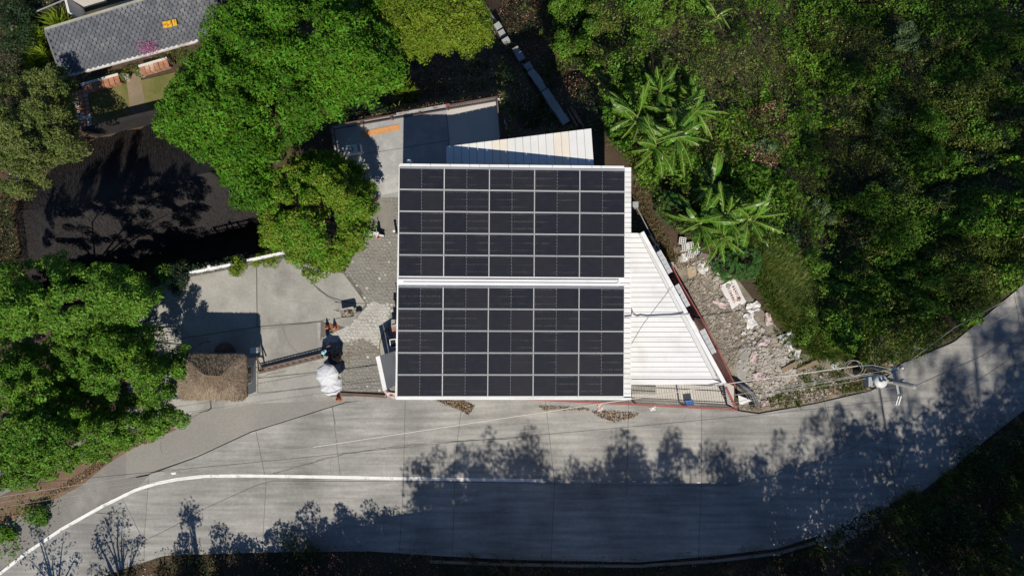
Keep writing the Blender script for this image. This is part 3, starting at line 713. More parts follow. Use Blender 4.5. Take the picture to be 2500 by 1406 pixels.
for a, c in ((A, B_), (B_, C_), (A, D_)):
    m = MB(); m.bar(Lp(a, c, 0, z1), Lp(a, c, 1, z1), .07, .06); m.build('top_rail', RUST, rl)
    k0 = .975
    def inward(pt): return Vector((pt.x, pt.y, 0))
    m = MB(); m.bar(inward(Lp(a, c, 0, z1)) + Vector((0, 0, .25)), inward(Lp(a, c, 1, z1)) + Vector((0, 0, .25)), .05, .04); m.build('bottom_rail', RUST, rl)
for k in range(30):
    t = .70 + .295 * k / 29; q_ = Lp(A, B_, t, z1); m = MB(); m.bar((q_.x, q_.y, .1), (q_.x, q_.y, z1 - .031), .022); m.build('baluster', IRON, rl)
for t in (0, .18, .36, .53, .70, 1.0):
    q_ = Lp(A, B_, t, z1); m = MB(); m.bar((q_.x, q_.y, -.3), (q_.x, q_.y, z1 + .02), .08); m.build('post', RUST, rl)
for t in (.25, .5, .75, 1.0):
    q_ = Lp(B_, C_, t, z1); m = MB(); m.bar((q_.x, q_.y, -.3), (q_.x, q_.y, z1 + .02), .06); m.build('post', RUST, rl)
    q_ = Lp(A, D_, t, z1); m = MB(); m.bar((q_.x, q_.y, -.3), (q_.x, q_.y, z1 + .02), .06); m.build('post', RUST, rl)
m = MB(); m.bar(P(968, 279, 1.12), P(1088, 258, 1.12), .13, .05); single('painted_board', m, mat('peeling_board', (.45, .46, .46), (.3, .28, .27), big=2, fine=9, grain=.2, stain=(.2, .14, .12), stain_scale=2.5, coord='World'), 'long grey peeling board laid on the terrace railing', 'board')
m = MB(); m.bar(P(1088, 258, 1.13), P(1098, 256, 1.13), .14, .06); single('red_block', m, REDST, 'small red block at the end of the peeling board on the railing', 'block')
m = MB(); m.prism([P(881, 322, .14), P(974, 303.5, .14), P(977, 317, .14), P(890, 335, .14)], .105, .135); single('orange_sheet', m, WOODO, 'orange rusty sheet lying on the grey terrace floor', 'sheet')
# air conditioner on the terrace
c = P(865, 367, .4); ac = thing('air_conditioner', (c.x, c.y, .1), 'white air conditioner outdoor unit on the terrace in tree shade', 'air conditioner', rz=math.radians(10))
m = MB(); m.box((0, 0, .36), (.86, .48, .62)); m.build('casing', ROOFB, ac, org=(0, 0, 0))
m = MB(); m.lathe((-.1, 0, .675), [(.17, 0), (.17, .012), (.14, .02)], 16); m.build('fan_grille', GREYW, ac, org=(0, 0, 0))
for k in range(3):
    m = MB(); m.box((.30 + k * .06, 0, .68), (.025, .44, .02)); m.build('fin', GREYROOF, ac, org=(0, 0, 0))
for sx in (-.3, .3):
    m = MB(); m.box((sx, 0, .025), (.06, .5, .05)); m.build('foot', GREYROOF, ac, org=(0, 0, 0))
m = MB(); m.lathe(P(904, 467, .1), [(.17, 0), (.16, .32), (.17, .33), (.14, .33), (.13, .05)], 12); single('blue_tub', m, BLUEP, 'blue plastic tub at the terrace edge under the round tree', 'tub')

# ------------------------------------------------------------------ front and side fences
fe = thing('bar_fence', P(1520, 985, 0), 'red railed fence of dark upright bars in front of the house', 'fence')
FA, FB = (1190, 969), (1798, 999.5); zf = 1.75
fa, fb = P(*FA, zf), P(*FB, zf)
def fl(t, z): return Vector((fa.x + (fb.x - fa.x) * t, fa.y + (fb.y - fa.y) * t, z))
m = MB(); m.bar(fl(0, zf), fl(1, zf), .10, .08); m.build('top_rail', REDST, fe)
for z in (.15, 1.05, 1.45):
    m = MB(); m.bar(fl(0, z), fl(1, z), .03, .035); m.build('rail', IRON, fe)
NB = 92
for k in range(NB):
    t = (k + .5) / NB + R.uniform(-.0012, .0012); m = MB(); m.bar(fl(t, .02), fl(t, zf - .041), .019); m.build('bar', IRON, fe)
for k in range(6):
    m = MB(); m.bar(fl(k / 5, 0), fl(k / 5, zf + .03), .09); m.build('post', REDSHADE, fe)
ef = thing('steel_fence', P(1715, 795, 0), 'red sheet steel fence, coloured dark as in shade, along the slanting east side of the house', 'fence')
E = [(1641, 650, 2.1), (1665, 697, 2.1), (1712, 776, 2.1), (1752, 850, 2.1), (1796, 944, 2.1)]
for (x0, y0, z0), (x1, y1, zz) in zip(E[:-1], E[1:]):
    a, c = P(x0, y0, z0), P(x1, y1, zz)
    m = MB(); m.add([(a.x, a.y, z0 - .05), (c.x, c.y, z0 - .05), (c.x, c.y, -.1), (a.x, a.y, -.1), (a.x + .03, a.y + .02, z0 - .05), (c.x + .03, c.y + .02, z0 - .05), (c.x + .03, c.y + .02, -.1), (a.x + .03, a.y + .02, -.1)],
                    [(0, 1, 2, 3), (7, 6, 5, 4), (0, 4, 5, 1), (1, 5, 6, 2), (2, 6, 7, 3), (3, 7, 4, 0)]); m.build('sheet_panel', REDSHADE, ef)
    m = MB(); m.bar(a, c, .06, .07); m.build('cap_rail', REDST, ef)
    m = MB(); m.bar((a.x, a.y, -.1), (a.x, a.y, z0 + .05), .09); m.build('post', REDSHADE, ef)
ff = fl(1, 0); m = MB(); a = P(1772, 944, 1.75); m.bar((a.x, a.y, 1.75), fl(1, 1.75), .12, .08); m.build('end_rail', REDST, fe)
m = MB(); m.bar((a.x, a.y, .1), fl(1, .1), .05); m.build('rail', IRON, fe)
for k in range(9):
    t = (k + .5) / 9; q_ = fl(1, 0) * t + Vector((a.x, a.y, 0)) * (1 - t); m = MB(); m.bar((q_.x, q_.y, .0), (q_.x, q_.y, 1.7), .025); m.build('bar', IRON, fe)
# east boundary pipe rail
pr = thing('pipe_rail', P(1580, 560, -1), 'thin grey pipe handrail behind the house by the slope', 'railing')
E2 = [(1549, 495), (1590, 575), (1612, 612), (1634, 645)]
m = MB(); m.tube([P(x, y, 1.2) for x, y in E2], .03); m.build('top_pipe', STEEL, pr)
for x, y in E2: 
    p = P(x, y, 1.2); m = MB(); m.tube([(p.x, p.y, -1.5), p], .035); m.build('post', STEEL, pr)
for (x, y) in ((1551, 500), (1637, 647)):
    p = P(x, y, 1.3); m = MB(); m.box((p.x, p.y, .1), (.32, .32, 2.6)); single('gate_pillar', m, BLOCK, 'grey block pillar at the %s end of the slanting fence' % ('north' if y < 560 else 'middle'), 'pillar')
# sunken side yard between house and fence
b = MB(); b.prism(PX([(1545, 600), (1600, 600), (1792, 938), (1792, 995), (1200, 968), (1200, 900)]), -.3, -.004); struct('side_yard', b, TERRL)
m = MB(); m.prism(PX([(1500, 930), (1600, 930), (1601, 962), (1500, 962)], .25), -.1, .25); m.build('porch_step', YARD, house)
m = MB(); m.box(P(1682, 982, .25), (.45, .3, .4), .1); single('blue_crate', m, BLUEP, 'blue crate on the paving behind the bar fence', 'crate')
# ------------------------------------------------------------------ gate area west of the house
c = P(960, 789, 2.0); gp = thing('gate_post', (c.x, c.y, 0), 'grey concrete gate post at the west wall of the house', 'post')
m = MB(); m.box((c.x + .15, c.y, 1.0), (.42, .34, 2.0)); m.build('shaft', BLOCK, gp)
m = MB(); m.box((c.x + .15, c.y, 2.03), (.50, .42, .06)); m.build('cap', YARD, gp)
m = MB(); m.box((c.x + .15, c.y, 2.6), (.05, .05, 1.1)); m.build('iron_pipe', IRON, gp)
gw = thing('lattice_gate', P(962, 835, 0), 'faded red gate wall with square lattice openings beside the house', 'gate')
a, d = P(954, 798, 1.5), P(969, 880, 1.5)
m = MB(); m.bar((a.x + .1, a.y, .75), (d.x + .1, d.y, .75), .14, 1.5); m.build('rail_wall', PINKRED, gw)
for k in range(8):
    y = 800 + k * 4.6; m = MB(); m.bar(P(958 + k * .9, y, 1.45), P(972, y - 1, 1.45), .05, .05); m.build('lattice_bar', PINKRED, gw)
for k in range(3):
    m = MB(); m.bar(P(960 + k * 4, 799, 1.47), P(966 + k * 4, 836, 1.47), .05, .05); m.build('lattice_bar', BRICKM, gw)
sp = thing('small_solar_lamp', P(960, 838, 2.0), 'small solar lamp panel with white frame on the gate wall', 'solar lamp', rz=math.radians(8))
m = MB()
for x0, y0, x1, y1 in ((-.17, -.22, .17, -.22), (.17, -.22, .17, .22), (.17, .22, -.17, .22), (-.17, .22, -.17, -.22)): m.bar((x0, y0, 0), (x1, y1, 0), .04, .05)
m.build('frame', ROOFW, sp, org=(0, 0, 0))
m = MB(); m.box((0, 0, -.005), (.32, .42, .03)); m.build('cell', CELL, sp, org=(0, 0, 0))
m = MB(); m.bar((0, 0, -.03), (0.0, 0.0, -1.9), .05); m.build('post', IRON, sp, org=(0, 0, 0))
ca = thing('entrance_canopy', P(945, 912, 2.3), 'grey sheet entrance canopy with a broad white front edge by the gate', 'canopy')
m = MB(); m.slab([P(917, 871, 2.2), P(927, 868, 2.25), P(944.5, 951, 2.25), P(935, 954.5, 2.2)], .12); m.build('front_edge', ROOFW, ca)
m = MB(); m.slab([P(927.3, 868, 2.3), P(963, 857, 2.6), P(972, 937, 2.6), P(944.8, 951, 2.3)], .05); m.build('roof_sheet', GREYROOF, ca)
for x, y in ((930, 873), (945, 946), (966, 865), (970, 930)):
    p = P(x, y, 2.2); m = MB(); m.bar((p.x + .15, p.y, 0), (p.x + .15, p.y, 2.2), .07); m.build('post', IRON, ca)
m = MB(); m.tube([P(957, 797, .3), P(944, 802, .06), P(931, 822, .06), P(926, 845, .06), P(928, 868, .06)], .03); single('yellow_hose', m, plain('yellow_hose_rubber', (.22, .17, .06)), 'yellowish hose curving along the footpath by the gate', 'hose')
def crumple(name, px, py, w, h, rot, mm, label, cat='sack', z=None, amp=.10, group=None, seed=0, poly=None, warp=1.0):
    """a thrown down woven sack: creased sheet with folded edges"""
    r2 = random.Random(seed); p = PG(px, py, .05) if z is None else P(px, py, z)
    z0 = p.z + .10 if z is None else z
    n1, n2 = 8, 6; vs = []
    ph = [r2.uniform(0, 6.3) for _ in range(6)]
    for j in range(n2 + 1):
        for i in range(n1 + 1):
            u = i / n1 - .5; v = j / n2 - .5
            e = 1 - .16 * warp * math.sin(ph[0] + 7 * u) * abs(v) * 2; e2 = 1 - .2 * warp * math.sin(ph[1] + 6 * v) * abs(u) * 2
            x = u * w * e2 + r2.uniform(-.012, .012); y = v * h * e + r2.uniform(-.012, .012)
            zz = amp * (.5 + .5 * math.sin(ph[2] + 9 * u + 5 * v)) * (.5 + .5 * math.sin(ph[3] + 8 * v - 6 * u)) + amp * .5 * abs(math.sin(ph[4] + 12 * u * v + 8 * u)) + r2.uniform(0, .015)
            zz *= 1 - .55 * max(abs(u), abs(v)) * 2 * .8
            c_, s_ = math.cos(rot), math.sin(rot)
            vs.append((p.x + x * c_ - y * s_, p.y + x * s_ + y * c_, z0 + zz))
    top = len(vs); vs += [(a, b2, c2 - .015) for a, b2, c2 in vs]
    fs = []
    for j in range(n2):
        for i in range(n1):
            a = j * (n1 + 1) + i; fs.append((a, a + 1, a + n1 + 2, a + n1 + 1)); fs.append((top + a, top + a + n1 + 1, top + a + n1 + 2, top + a + 1))
    rim = [i for i in range(n1 + 1)] + [j * (n1 + 1) + n1 for j in range(1, n2 + 1)] + [n2 * (n1 + 1) + i for i in range(n1 - 1, -1, -1)] + [j * (n1 + 1) for j in range(n2 - 1, 0, -1)]
    for a, b2 in zip(rim, rim[1:] + rim[:1]): fs.append((a, top + a, top + b2, b2))
    m = MB(); m.v = vs; m.f = fs; return single(name, m, mm, label, cat, group, org=(p.x, p.y, z0))
crumple('plastic_bag', 955, 963, .75, .35, -.3, BAGP, 'pinkish crumpled bag beside the corner of the solar roof', 'bag', .05, .2, seed=3)
# edging beam by the cobbles
m = MB(); m.bar(P(830, 961, .06), P(945, 967, .06), .16, .12); single('edging_beam', m, RUST, 'rusty edging beam along the south end of the cobbles', 'beam')
m = MB(); m.bar(P(808, 966, .03), P(862, 966, .03), .05, .05); single('steel_pipe', m, IRON, 'dark pipe lying beside the rusty edging beam', 'pipe')
m = MB(); m.bar(P(851, 862, .09), P(851, 912, .09), .035, .03); single('wooden_lath', m, WOOD, 'thin pale lath lying north to south on the cobbles', 'lath')
# bollards
for x, y, l in ((961.5, 564, 'round black bollard with white cap nearest the solar roof'), (921, 569, 'round black bollard with white cap beside the red bucket')):
    p = P(x, y, 1.0); bo = thing('bollard', (p.x, p.y, 0), l, 'bollard', 'bollards on the paving')
    m = MB(); m.lathe((0, 0, 0), [(.075, 0), (.07, .95)], 12); m.build('post', BLACK, bo, org=(0, 0, 0))
    m = MB(); m.lathe((0, 0, .945), [(.08, 0), (.075, .05), (.03, .07)], 12); m.build('cap', ROOFW, bo, org=(0, 0, 0))
p = P(921, 574, .3); bk = thing('bucket', (p.x, p.y, 0), 'red plastic bucket on the paving next to the white scooter', 'bucket')
m = MB(); m.lathe((0, 0, 0), [(.13, 0), (.18, .32), (.2, .33), (.17, .33), (.12, .04)], 14); m.build('body', REDP, bk, org=(0, 0, 0))
m = MB(); m.tube([(-.17, 0, .31), (-.12, -.1, .38), (0, -.14, .4), (.12, -.1, .38), (.17, 0, .31)], .01, 5); m.build('handle', BLACK, bk, org=(0, 0, 0))
# scooter
p = P(902, 569, .5); sc_ = thing('scooter', (p.x, p.y, 0), 'white scooter parked half under the round yellowish tree', 'scooter', rz=math.radians(-12))
def wheel(x, par):
    m = MB(); m.lathe((x, 0, .24), [(.17, -.045), (.24, -.045), (.25, 0), (.24, .045), (.17, .045)], 18, Matrix.Rotation(math.pi / 2, 3, 'X')); w = m.build('wheel', RUBBER, par, org=(0, 0, 0))
    m = MB(); m.lathe((x, 0, .24), [(.03, -.06), (.16, -.03), (.165, .03), (.03, .06)], 14, Matrix.Rotation(math.pi / 2, 3, 'X')); m.build('rim', STEEL, w, org=(0, 0, 0))
wheel(-.58, sc_); wheel(.6, sc_)
m = MB(); m.slab([(-.75, -.13, .72), (-.2, -.16, .70), (-.05, -.14, .62), (-.05, .14, .62), (-.2, .16, .70), (-.75, .13, .72)], .32); m.build('rear_body', WALLW, sc_, org=(0, 0, 0))
m = MB(); m.slab([(-.1, -.13, .34), (.36, -.13, .34), (.36, .13, .34), (-.1, .13, .34)], .08); m.build('footboard', WALLW, sc_, org=(0, 0, 0))
m = MB(); m.add([(.34, -.2, .3), (.34, .2, .3), (.50, .16, .95), (.50, -.16, .95), (.44, -.17, .3), (.44, .17, .3), (.58, .12, .95), (.58, -.12, .95)], [(0, 1, 2, 3), (7, 6, 5, 4), (0, 3, 7, 4), (1, 5, 6, 2), (3, 2, 6, 7), (0, 4, 5, 1)]); m.build('front_shield', WALLW, sc_, org=(0, 0, 0))
m = MB(); m.slab([(-.7, -.12, .80), (-.1, -.14, .78), (-.02, -.08, .76), (-.02, .08, .76), (-.1, .14, .78), (-.7, .12, .80)], .09); m.build('seat', BLACK, sc_, org=(0, 0, 0))
m = MB(); m.tube([(.42, -.34, 1.02), (.5, -.12, 1.0), (.5, .12, 1.0), (.42, .34, 1.02)], .022); m.build('handlebar', STEEL, sc_, org=(0, 0, 0))
m = MB(); m.tube([(.6, 0, .3), (.52, 0, .92)], .03); m.build('fork', STEEL, sc_, org=(0, 0, 0))
m = MB(); m.slab([(.40, -.05, .6), (.86, -.05, .54), (.86, .05, .54), (.40, .05, .6)], .03); m.build('front_mudguard', WALLW, sc_, org=(0, 0, 0))

# wheelbarrow with rubble
p = P(848, 763, .65); wb = thing('wheelbarrow', (p.x, p.y, 0), 'concrete smeared wheelbarrow standing beside the traffic cones', 'wheelbarrow', rz=math.radians(8))
TUBM = mat('cement_tub', (.40, .375, .33), (.30, .28, .25), big=3, fine=14, grain=.2, rough=.9)
m = MB(); ro = [(-.42, -.26), (.36, -.30), (.44, -.2), (.44, .2), (.36, .30), (-.42, .26)]; bo_ = [(-.26, -.15), (.2, -.17), (.24, -.1), (.24, .1), (.2, .17), (-.26, .15)]
vs = [(x, y, .68) for x, y in ro] + [(x, y, .36) for x, y in bo_] + [(x * .95, y * .93, .675) for x, y in ro] + [(x * .92, y * .9, .385) for x, y in bo_]
fs = [(i, 6 + i, 6 + (i + 1) % 6, (i + 1) % 6) for i in range(6)] + [(12 + i, 12 + (i + 1) % 6, 18 + (i + 1) % 6, 18 + i) for i in range(6)] + [(i, (i + 1) % 6, 12 + (i + 1) % 6, 12 + i) for i in range(6)] + [(11, 10, 9, 8, 7, 6), (18, 19, 20, 21, 22, 23)]
m.add(vs, fs); m.build('tub', TUBM, wb, org=(0, 0, 0))
for s in (-1, 1):
    m = MB(); m.tube([(.5, s * .06, .2), (.1, s * .17, .36), (-.5, s * .25, .55), (-.78, s * .26, .62)], .018); m.build('handle', IRON, wb, org=(0, 0, 0))
    m = MB(); m.tube([(-.2, s * .19, .42), (-.28, s * .22, .0)], .018); m.build('leg', IRON, wb, org=(0, 0, 0))
m = MB(); m.lathe((.56, 0, .19), [(.1, -.04), (.18, -.045), (.19, 0), (.18, .045), (.1, .04)], 16, Matrix.Rotation(math.pi / 2, 3, 'X')); m.build('wheel', RUBBER, wb, org=(0, 0, 0))
def rock(m, c, r, r2=R, flat=.7):
    vs = []; k = 0
    for ring, zz in ((.55, -.5), (1, 0), (.6, .75)):
        for j in range(5):
            a = 6.283 * (j + .3 * ring) / 5 + r2.uniform(-.3, .3); q = r * ring * r2.uniform(.75, 1.2); vs.append((c[0] + q * math.cos(a), c[1] + q * math.sin(a), c[2] + zz * r * flat * r2.uniform(.7, 1.2)))
    fs = [tuple(range(4, -1, -1)), tuple(range(10, 15))] + [(i * 5 + j, i * 5 + (j + 1) % 5, (i + 1) * 5 + (j + 1) % 5, (i + 1) * 5 + j) for i in range(2) for j in range(5)]
    m.add(vs, fs)
m = MB()
for k in range(34):
    c_ = P(850, 765, .62); rock(m, (c_.x + R.gauss(0, .14), c_.y + R.gauss(0, .1), .60 + R.uniform(-.05, .10)), R.uniform(.04, .085))
single('rubble_load', m, STONE, 'broken stone rubble lying in the wheelbarrow tub', 'rubble', kind='stuff')
# cones
for x, y, rz, l in ((797, 799, .1, 'left of the two faded orange traffic cones standing together'), (815, 799, .5, 'right of the two faded orange traffic cones standing together'), (824, 974, .2, 'lone orange traffic cone below the white umbrellas')):
    p = P(x, y, .35); co = thing('traffic_cone', (p.x, p.y, .02), l, 'cone', 'traffic cones on the forecourt', rz=rz)
    m = MB(); m.box((0, 0, .02), (.36, .36, .04)); m.build('base', ORANGE, co, org=(0, 0, 0))
    m = MB(); m.lathe((0, 0, .04), [(.14, 0), (.03, .66), (.02, .67)], 14); m.build('cone_body', ORANGE, co, True, org=(0, 0, 0))
    m = MB(); m.lathe((0, 0, .30), [(.102, 0), (.075, .16)], 14); m.build('band', mat('dirty_band%d' % x, (.42, .36, .3), grain=.2, fine=20), co, org=(0, 0, 0))

# barrier boom
bm = thing('barrier_boom', P(632, 900, 0), 'long red brown steel barrier boom across the forecourt with lattice stand', 'barrier')
a, d = P(631, 906, .38), P(788, 868, .45); dd = (d - a).normalized(); nn = Vector((-dd.y, dd.x, 0))
for s, w in ((-.13, .05), (.13, .04)):
    m = MB(); m.bar(a + nn * s, d + nn * s, w, .06); m.build('chord', RUST, bm)
m = MB(); m.bar(a + Vector((0, 0, -.05)), d + Vector((0, 0, -.05)), .17, .02); m.build('boom_plank', mat('boom_wood', (.20, .15, .12), (.15, .11, .09), big=3, fine=16, grain=.3), bm)
for k in range(22):
    t = k / 21; q_ = a.lerp(d, t); m = MB(); m.bar(q_ - nn * .13, q_ + nn * .13 + dd * .25 * (1 if k % 2 else -1), .022, .02); m.build('lacing_bar', RUST, bm)
for x, y in ((627, 872), (632, 905)):
    p = P(x, y, 1.0); m = MB(); m.bar((p.x, p.y, 0), (p.x, p.y, 1.05), .08); m.build('post', RUST, bm)
m = MB(); m.bar(P(627, 872, 1.0), P(640, 902, .95), .07, .06); m.build('brace', RUST, bm)
m = MB(); m.bar(P(628, 874, .3), P(632, 905, .9), .05, .05); m.build('brace', RUST, bm)
m = MB(); m.box(P(622, 855, .8), (.42, .30, .35), .1); single('white_box', m, LTGREY, 'small white box behind the thatched guard hut', 'box')
m = MB(); m.lathe(P(545, 862, .3), [(.1, -.28), (.62, -.26), (.6, -.16), (.2, -.05)], 14); single('brown_basin', m, RUST, 'brown round heap of rusty sheet in shade behind the guard hut', 'heap')

# thatched guard hut
hut = thing('guard_hut', P(530, 915, 0), 'small grey guard hut under a straw thatched hip roof by the barrier', 'hut')
wx1 = P(627, 0, 0).x; wx0 = P(455, 0, 0).x; wy1 = P(0, 872, 0).y; wy0 = P(0, 955, 0).y
m = MB(); m.prism([(wx0, wy0), (wx1, wy0), (wx1, wy1), (wx0, wy1)], -.1, 2.7); m.build('wall', GREYW, hut)
m = MB(); m.prism([(wx0 - .1, wy0 - .1), (wx1 + .08, wy0 - .1), (wx1 + .08, wy1 + .08), (wx0 - .1, wy1 + .08)], -.1, .12); m.build('plinth', YARD, hut)
m = MB(); m.box((wx1 + .01, (P(0, 916, 1.4).y), 1.55), (.06, 1.0, 1.25)); w_ = m.build('window', FRAME, hut)
for s in (-1, 1):
    m = MB(); m.box((wx1 + .035, P(0, 916, 1.4).y + s * .235, 1.55), (.03, .42, 1.1)); m.build('pane', DARKGL, w_)
EV = [(437, 872), (440, 866), (594, 868), (600, 874), (601, 968), (592, 977), (446, 975), (436, 968)]
zE = 2.95; apx = [P(497, 915, 3.9), P(540, 918, 3.85)]
ev = [P(x, y, zE) for x, y in EV]
m = MB(); ids = ev + apx + [Vector((v.x, v.y, v.z - .28)) for v in ev]
fs = [(0, 1, 8), (1, 2, 9, 8), (2, 3, 9), (3, 4, 9), (4, 5, 9), (5, 6, 8, 9), (6, 7, 8), (7, 0, 8)] + [(i, 10 + i, 10 + (i + 1) % 8, (i + 1) % 8) for i in range(8)] + [tuple(range(17, 9, -1))]
m.add(ids, fs); troof = m.build('thatch_roof', THATCHB, hut)
def thatch_straw(name, eaves, ridge, n, ln, wdt, mm, parent, lift=.02):
    """strands lying down the slopes: from ridge line towards eaves"""
    E3 = np.array([tuple(v) for v in eaves]); k = len(E3)
    seg = np.linalg.norm(np.roll(E3, -1, 0) - E3, axis=1); cum = np.cumsum(seg); tot = cum[-1]
    s = rng.uniform(0, tot, n); i = np.searchsorted(cum, s); f = ((s - (cum[i] - seg[i])) / seg[i])[:, None]
    e = E3[i] * (1 - f) + E3[(i + 1) % k] * f
    r0, r1 = np.array(ridge[0]), np.array(ridge[1]); d = r1 - r0
    t = np.clip(((e - r0) * d).sum(1) / (d * d).sum(), 0, 1)[:, None]; top = r0 + d * t
    u = np.sqrt(rng.uniform(0, 1.0, n))[:, None] * 1.02
    p = top + (e - top) * u; dirn = unit(e - top + rng.normal(size=(n, 3)) * .16 * np.linalg.norm(e - top, axis=1, keepdims=True))
    side = unit(np.cross(dirn, np.array([0, 0, 1.0]))) * wdt * rng.uniform(.6, 1.4, (n, 1)); L_ = ln * rng.uniform(.5, 1.2, (n, 1))
    up = np.array([0, 0, 1.0]); z0 = lift + rng.uniform(0, .05, (n, 1)); z1 = lift + rng.uniform(0, .09, (n, 1))
    a = p - dirn * L_ * .5 + up * z0 * .6; b2 = p + dirn * L_ * .5 + up * z1
    V = np.stack([a - side, a + side, b2 + side * .4, b2 - side * .4], 1).reshape(-1, 3); q = np.arange(n) * 4
    o = np_mesh(name, V, np.stack([q, q + 1, q + 2, q + 3], 1), mm, parent); o['kind'] = 'stuff'; return o
thatch_straw('straw', [tuple(v) for v in ev], apx, 11000, .24, .010, THATCH, hut)
# white plank on wall corner etc.
m = MB(); m.box(P(560, 866, .9), (1.6, .18, .05)); m.build('shelf', GREYW, hut)

# ------------------------------------------------------------------ people and umbrellas
def make_person(name, loc, rz, joints, cols, label, extra=None):
    """one skinned body; joints in metres, facing +y; cols: function(co)->slot"""
    V = []; E = []; Rd = []; idx = {}
    def J(n_, p, r, par=None):
        idx[n_] = len(V); V.append(p); Rd.append(r)
        if par is not None: E.append((idx[par], idx[n_]))
    J('pelvis', joints['pelvis'], .125)
    J('waist', joints['waist'], .115, 'pelvis'); J('chest', joints['chest'], .14, 'waist'); J('neck', joints['neck'], .05, 'chest'); 
    J('jaw', joints['jaw'], .07, 'neck'); J('skull', joints['skull'], .095, 'jaw'); J('crown', joints['crown'], .06, 'skull')
    f = joints.get('face', (0, 1, 0)); hk = joints['skull']
    J('nose', (hk[0] + f[0] * .12, hk[1] + f[1] * .12, hk[2] - .03), .014, 'skull')
    for s, sd2 in ((-1, 'L'), (1, 'R')):
        J('sh' + sd2, joints['sh' + sd2], .065, 'chest'); J('el' + sd2, joints['el' + sd2], .045, 'sh' + sd2); J('wr' + sd2, joints['wr' + sd2], .028, 'el' + sd2)
        w = Vector(joints['wr' + sd2]); e = Vector(joints['el' + sd2]); d = (w - e).normalized(); sdv = d.cross(Vector((0, 0, 1))); sdv = sdv.normalized() if sdv.length > .1 else Vector((1, 0, 0))
        J('pm' + sd2, tuple(w + d * .06), .030, 'wr' + sd2)
        for kf in range(4):
            off = sdv * (kf - 1.5) * .022; ln_ = (.05, .058, .055, .045)[kf]
            J('fa%d' % kf + sd2, tuple(w + d * .10 + off), .0095, 'pm' + sd2); J('fb%d' % kf + sd2, tuple(w + d * (.10 + ln_) + off + Vector((0, 0, -.015))), .008, 'fa%d' % kf + sd2)
        J('ta' + sd2, tuple(w + d * .055 - sdv * .045), .010, 'pm' + sd2); J('tb' + sd2, tuple(w + d * .09 - sdv * .058), .009, 'ta' + sd2)
        J('hp' + sd2, joints['hp' + sd2], .095, 'pelvis'); J('kn' + sd2, joints['kn' + sd2], .062, 'hp' + sd2); J('an' + sd2, joints['an' + sd2], .042, 'kn' + sd2)
        a_ = joints['an' + sd2]; J('toe' + sd2, (a_[0] + s * .03, a_[1] + .15, a_[2] - .05), .04, 'an' + sd2)
    me = bpy.data.meshes.new(name + '_cage'); me.from_pydata(V, E, []); o = bpy.data.objects.new(name + '_cage', me); COL.objects.link(o)
    md = o.modifiers.new('Skin', 'SKIN'); md.use_smooth_shade = True
    if not me.skin_vertices: me.skin_vertices.new()
    for i, s in enumerate(me.skin_vertices[0].data): s.radius = (Rd[i], Rd[i]); s.use_root = (i == 0)
    sb = o.modifiers.new('Sub', 'SUBSURF'); sb.levels = 1; sb.render_levels = 1
    dg = bpy.context.evaluated_depsgraph_get(); me2 = bpy.data.meshes.new_from_object(o.evaluated_get(dg)); me2.name = 'body'
    bpy.data.objects.remove(o)
    me2.materials.clear()
    for c_ in cols[0]: me2.materials.append(c_)
    for pl in me2.polygons: pl.material_index = cols[1](pl.center); pl.use_smooth = True
    root = thing(name, loc, label, 'person', rz=rz); b_ = bpy.data.objects.new('body', me2); put(b_, root)
    hk = Vector(joints['skull'])
    fv = Vector(f).normalized(); sv = fv.cross(Vector((0, 0, 1)))
    m = MB()
    for s in (-1, 1): m.lathe(hk + fv * .088 + sv * s * .034 + Vector((0, 0, 0)), [(.003, -.012), (.013, 0), (.003, .012)], 8)
    m.build('eyes', HAIR, root, org=(0, 0, 0))
    m = MB(); m.bar(hk + fv * .092 - sv * .025 + Vector((0, 0, -.075)), hk + fv * .092 + sv * .025 + Vector((0, 0, -.075)), .012, .01); m.build('mouth', PINKRED, root, org=(0, 0, 0))
    m = MB()
    for s in (-1, 1): m.lathe(hk + sv * s * .098 + Vector((0, 0, -.02)), [(.008, -.03), (.02, 0), (.008, .03)], 8)
    m.build('ears', SKIN, root, org=(0, 0, 0))
    if extra: extra(root, hk, fv)
    return root
stand = dict(pelvis=(0, 0, .95), waist=(0, 0, 1.1), chest=(0, .01, 1.32), neck=(0, .02, 1.47), jaw=(0, .05, 1.54), skull=(0, .04, 1.62), crown=(0, .03, 1.70),
             shL=(-.19, 0, 1.40), elL=(-.26, .05, 1.13), wrL=(-.20, .25, 1.02), shR=(.19, 0, 1.40), elR=(.26, .03, 1.13), wrR=(.22, .22, 1.05),
             hpL=(-.10, 0, .88), knL=(-.11, .04, .48), anL=(-.12, 0, .09), hpR=(.10, 0, .88), knR=(.12, .05, .48), anR=(.14, .02, .09))
def dress(co):
    if co.z < .1: return 3
    if co.z < .93: return 1
    if co.z < 1.46 and not (abs(co.x) > .12 and co.y > .19): return 0
    return 2
def cap_hair(colr):
    def fn(root, hk, fv):
        m = MB(); m.lathe(hk + Vector((0, 0, .0)), [(.10, -.04), (.118, 0), (.115, .05), (.085, .10), (.03, .125)], 14); h_ = m.build('cap', colr, root, True, org=(0, 0, 0))
        m = MB(); s_ = fv.cross(Vector((0, 0, 1))); c_ = hk + fv * .09 + Vector((0, 0, .02))
        m.slab([c_ - s_ * .09, c_ + fv * .09 - s_ * .06, c_ + fv * .11, c_ + fv * .09 + s_ * .06, c_ + s_ * .09], .012); m.build('peak', colr, h_, org=(0, 0, 0))
        m = MB(); m.lathe(hk - fv * .03 + Vector((0, 0, -.06)), [(.07, -.05), (.095, 0), (.10, .05)], 12); m.build('hair', HAIR, root, True, org=(0, 0, 0))
    return fn
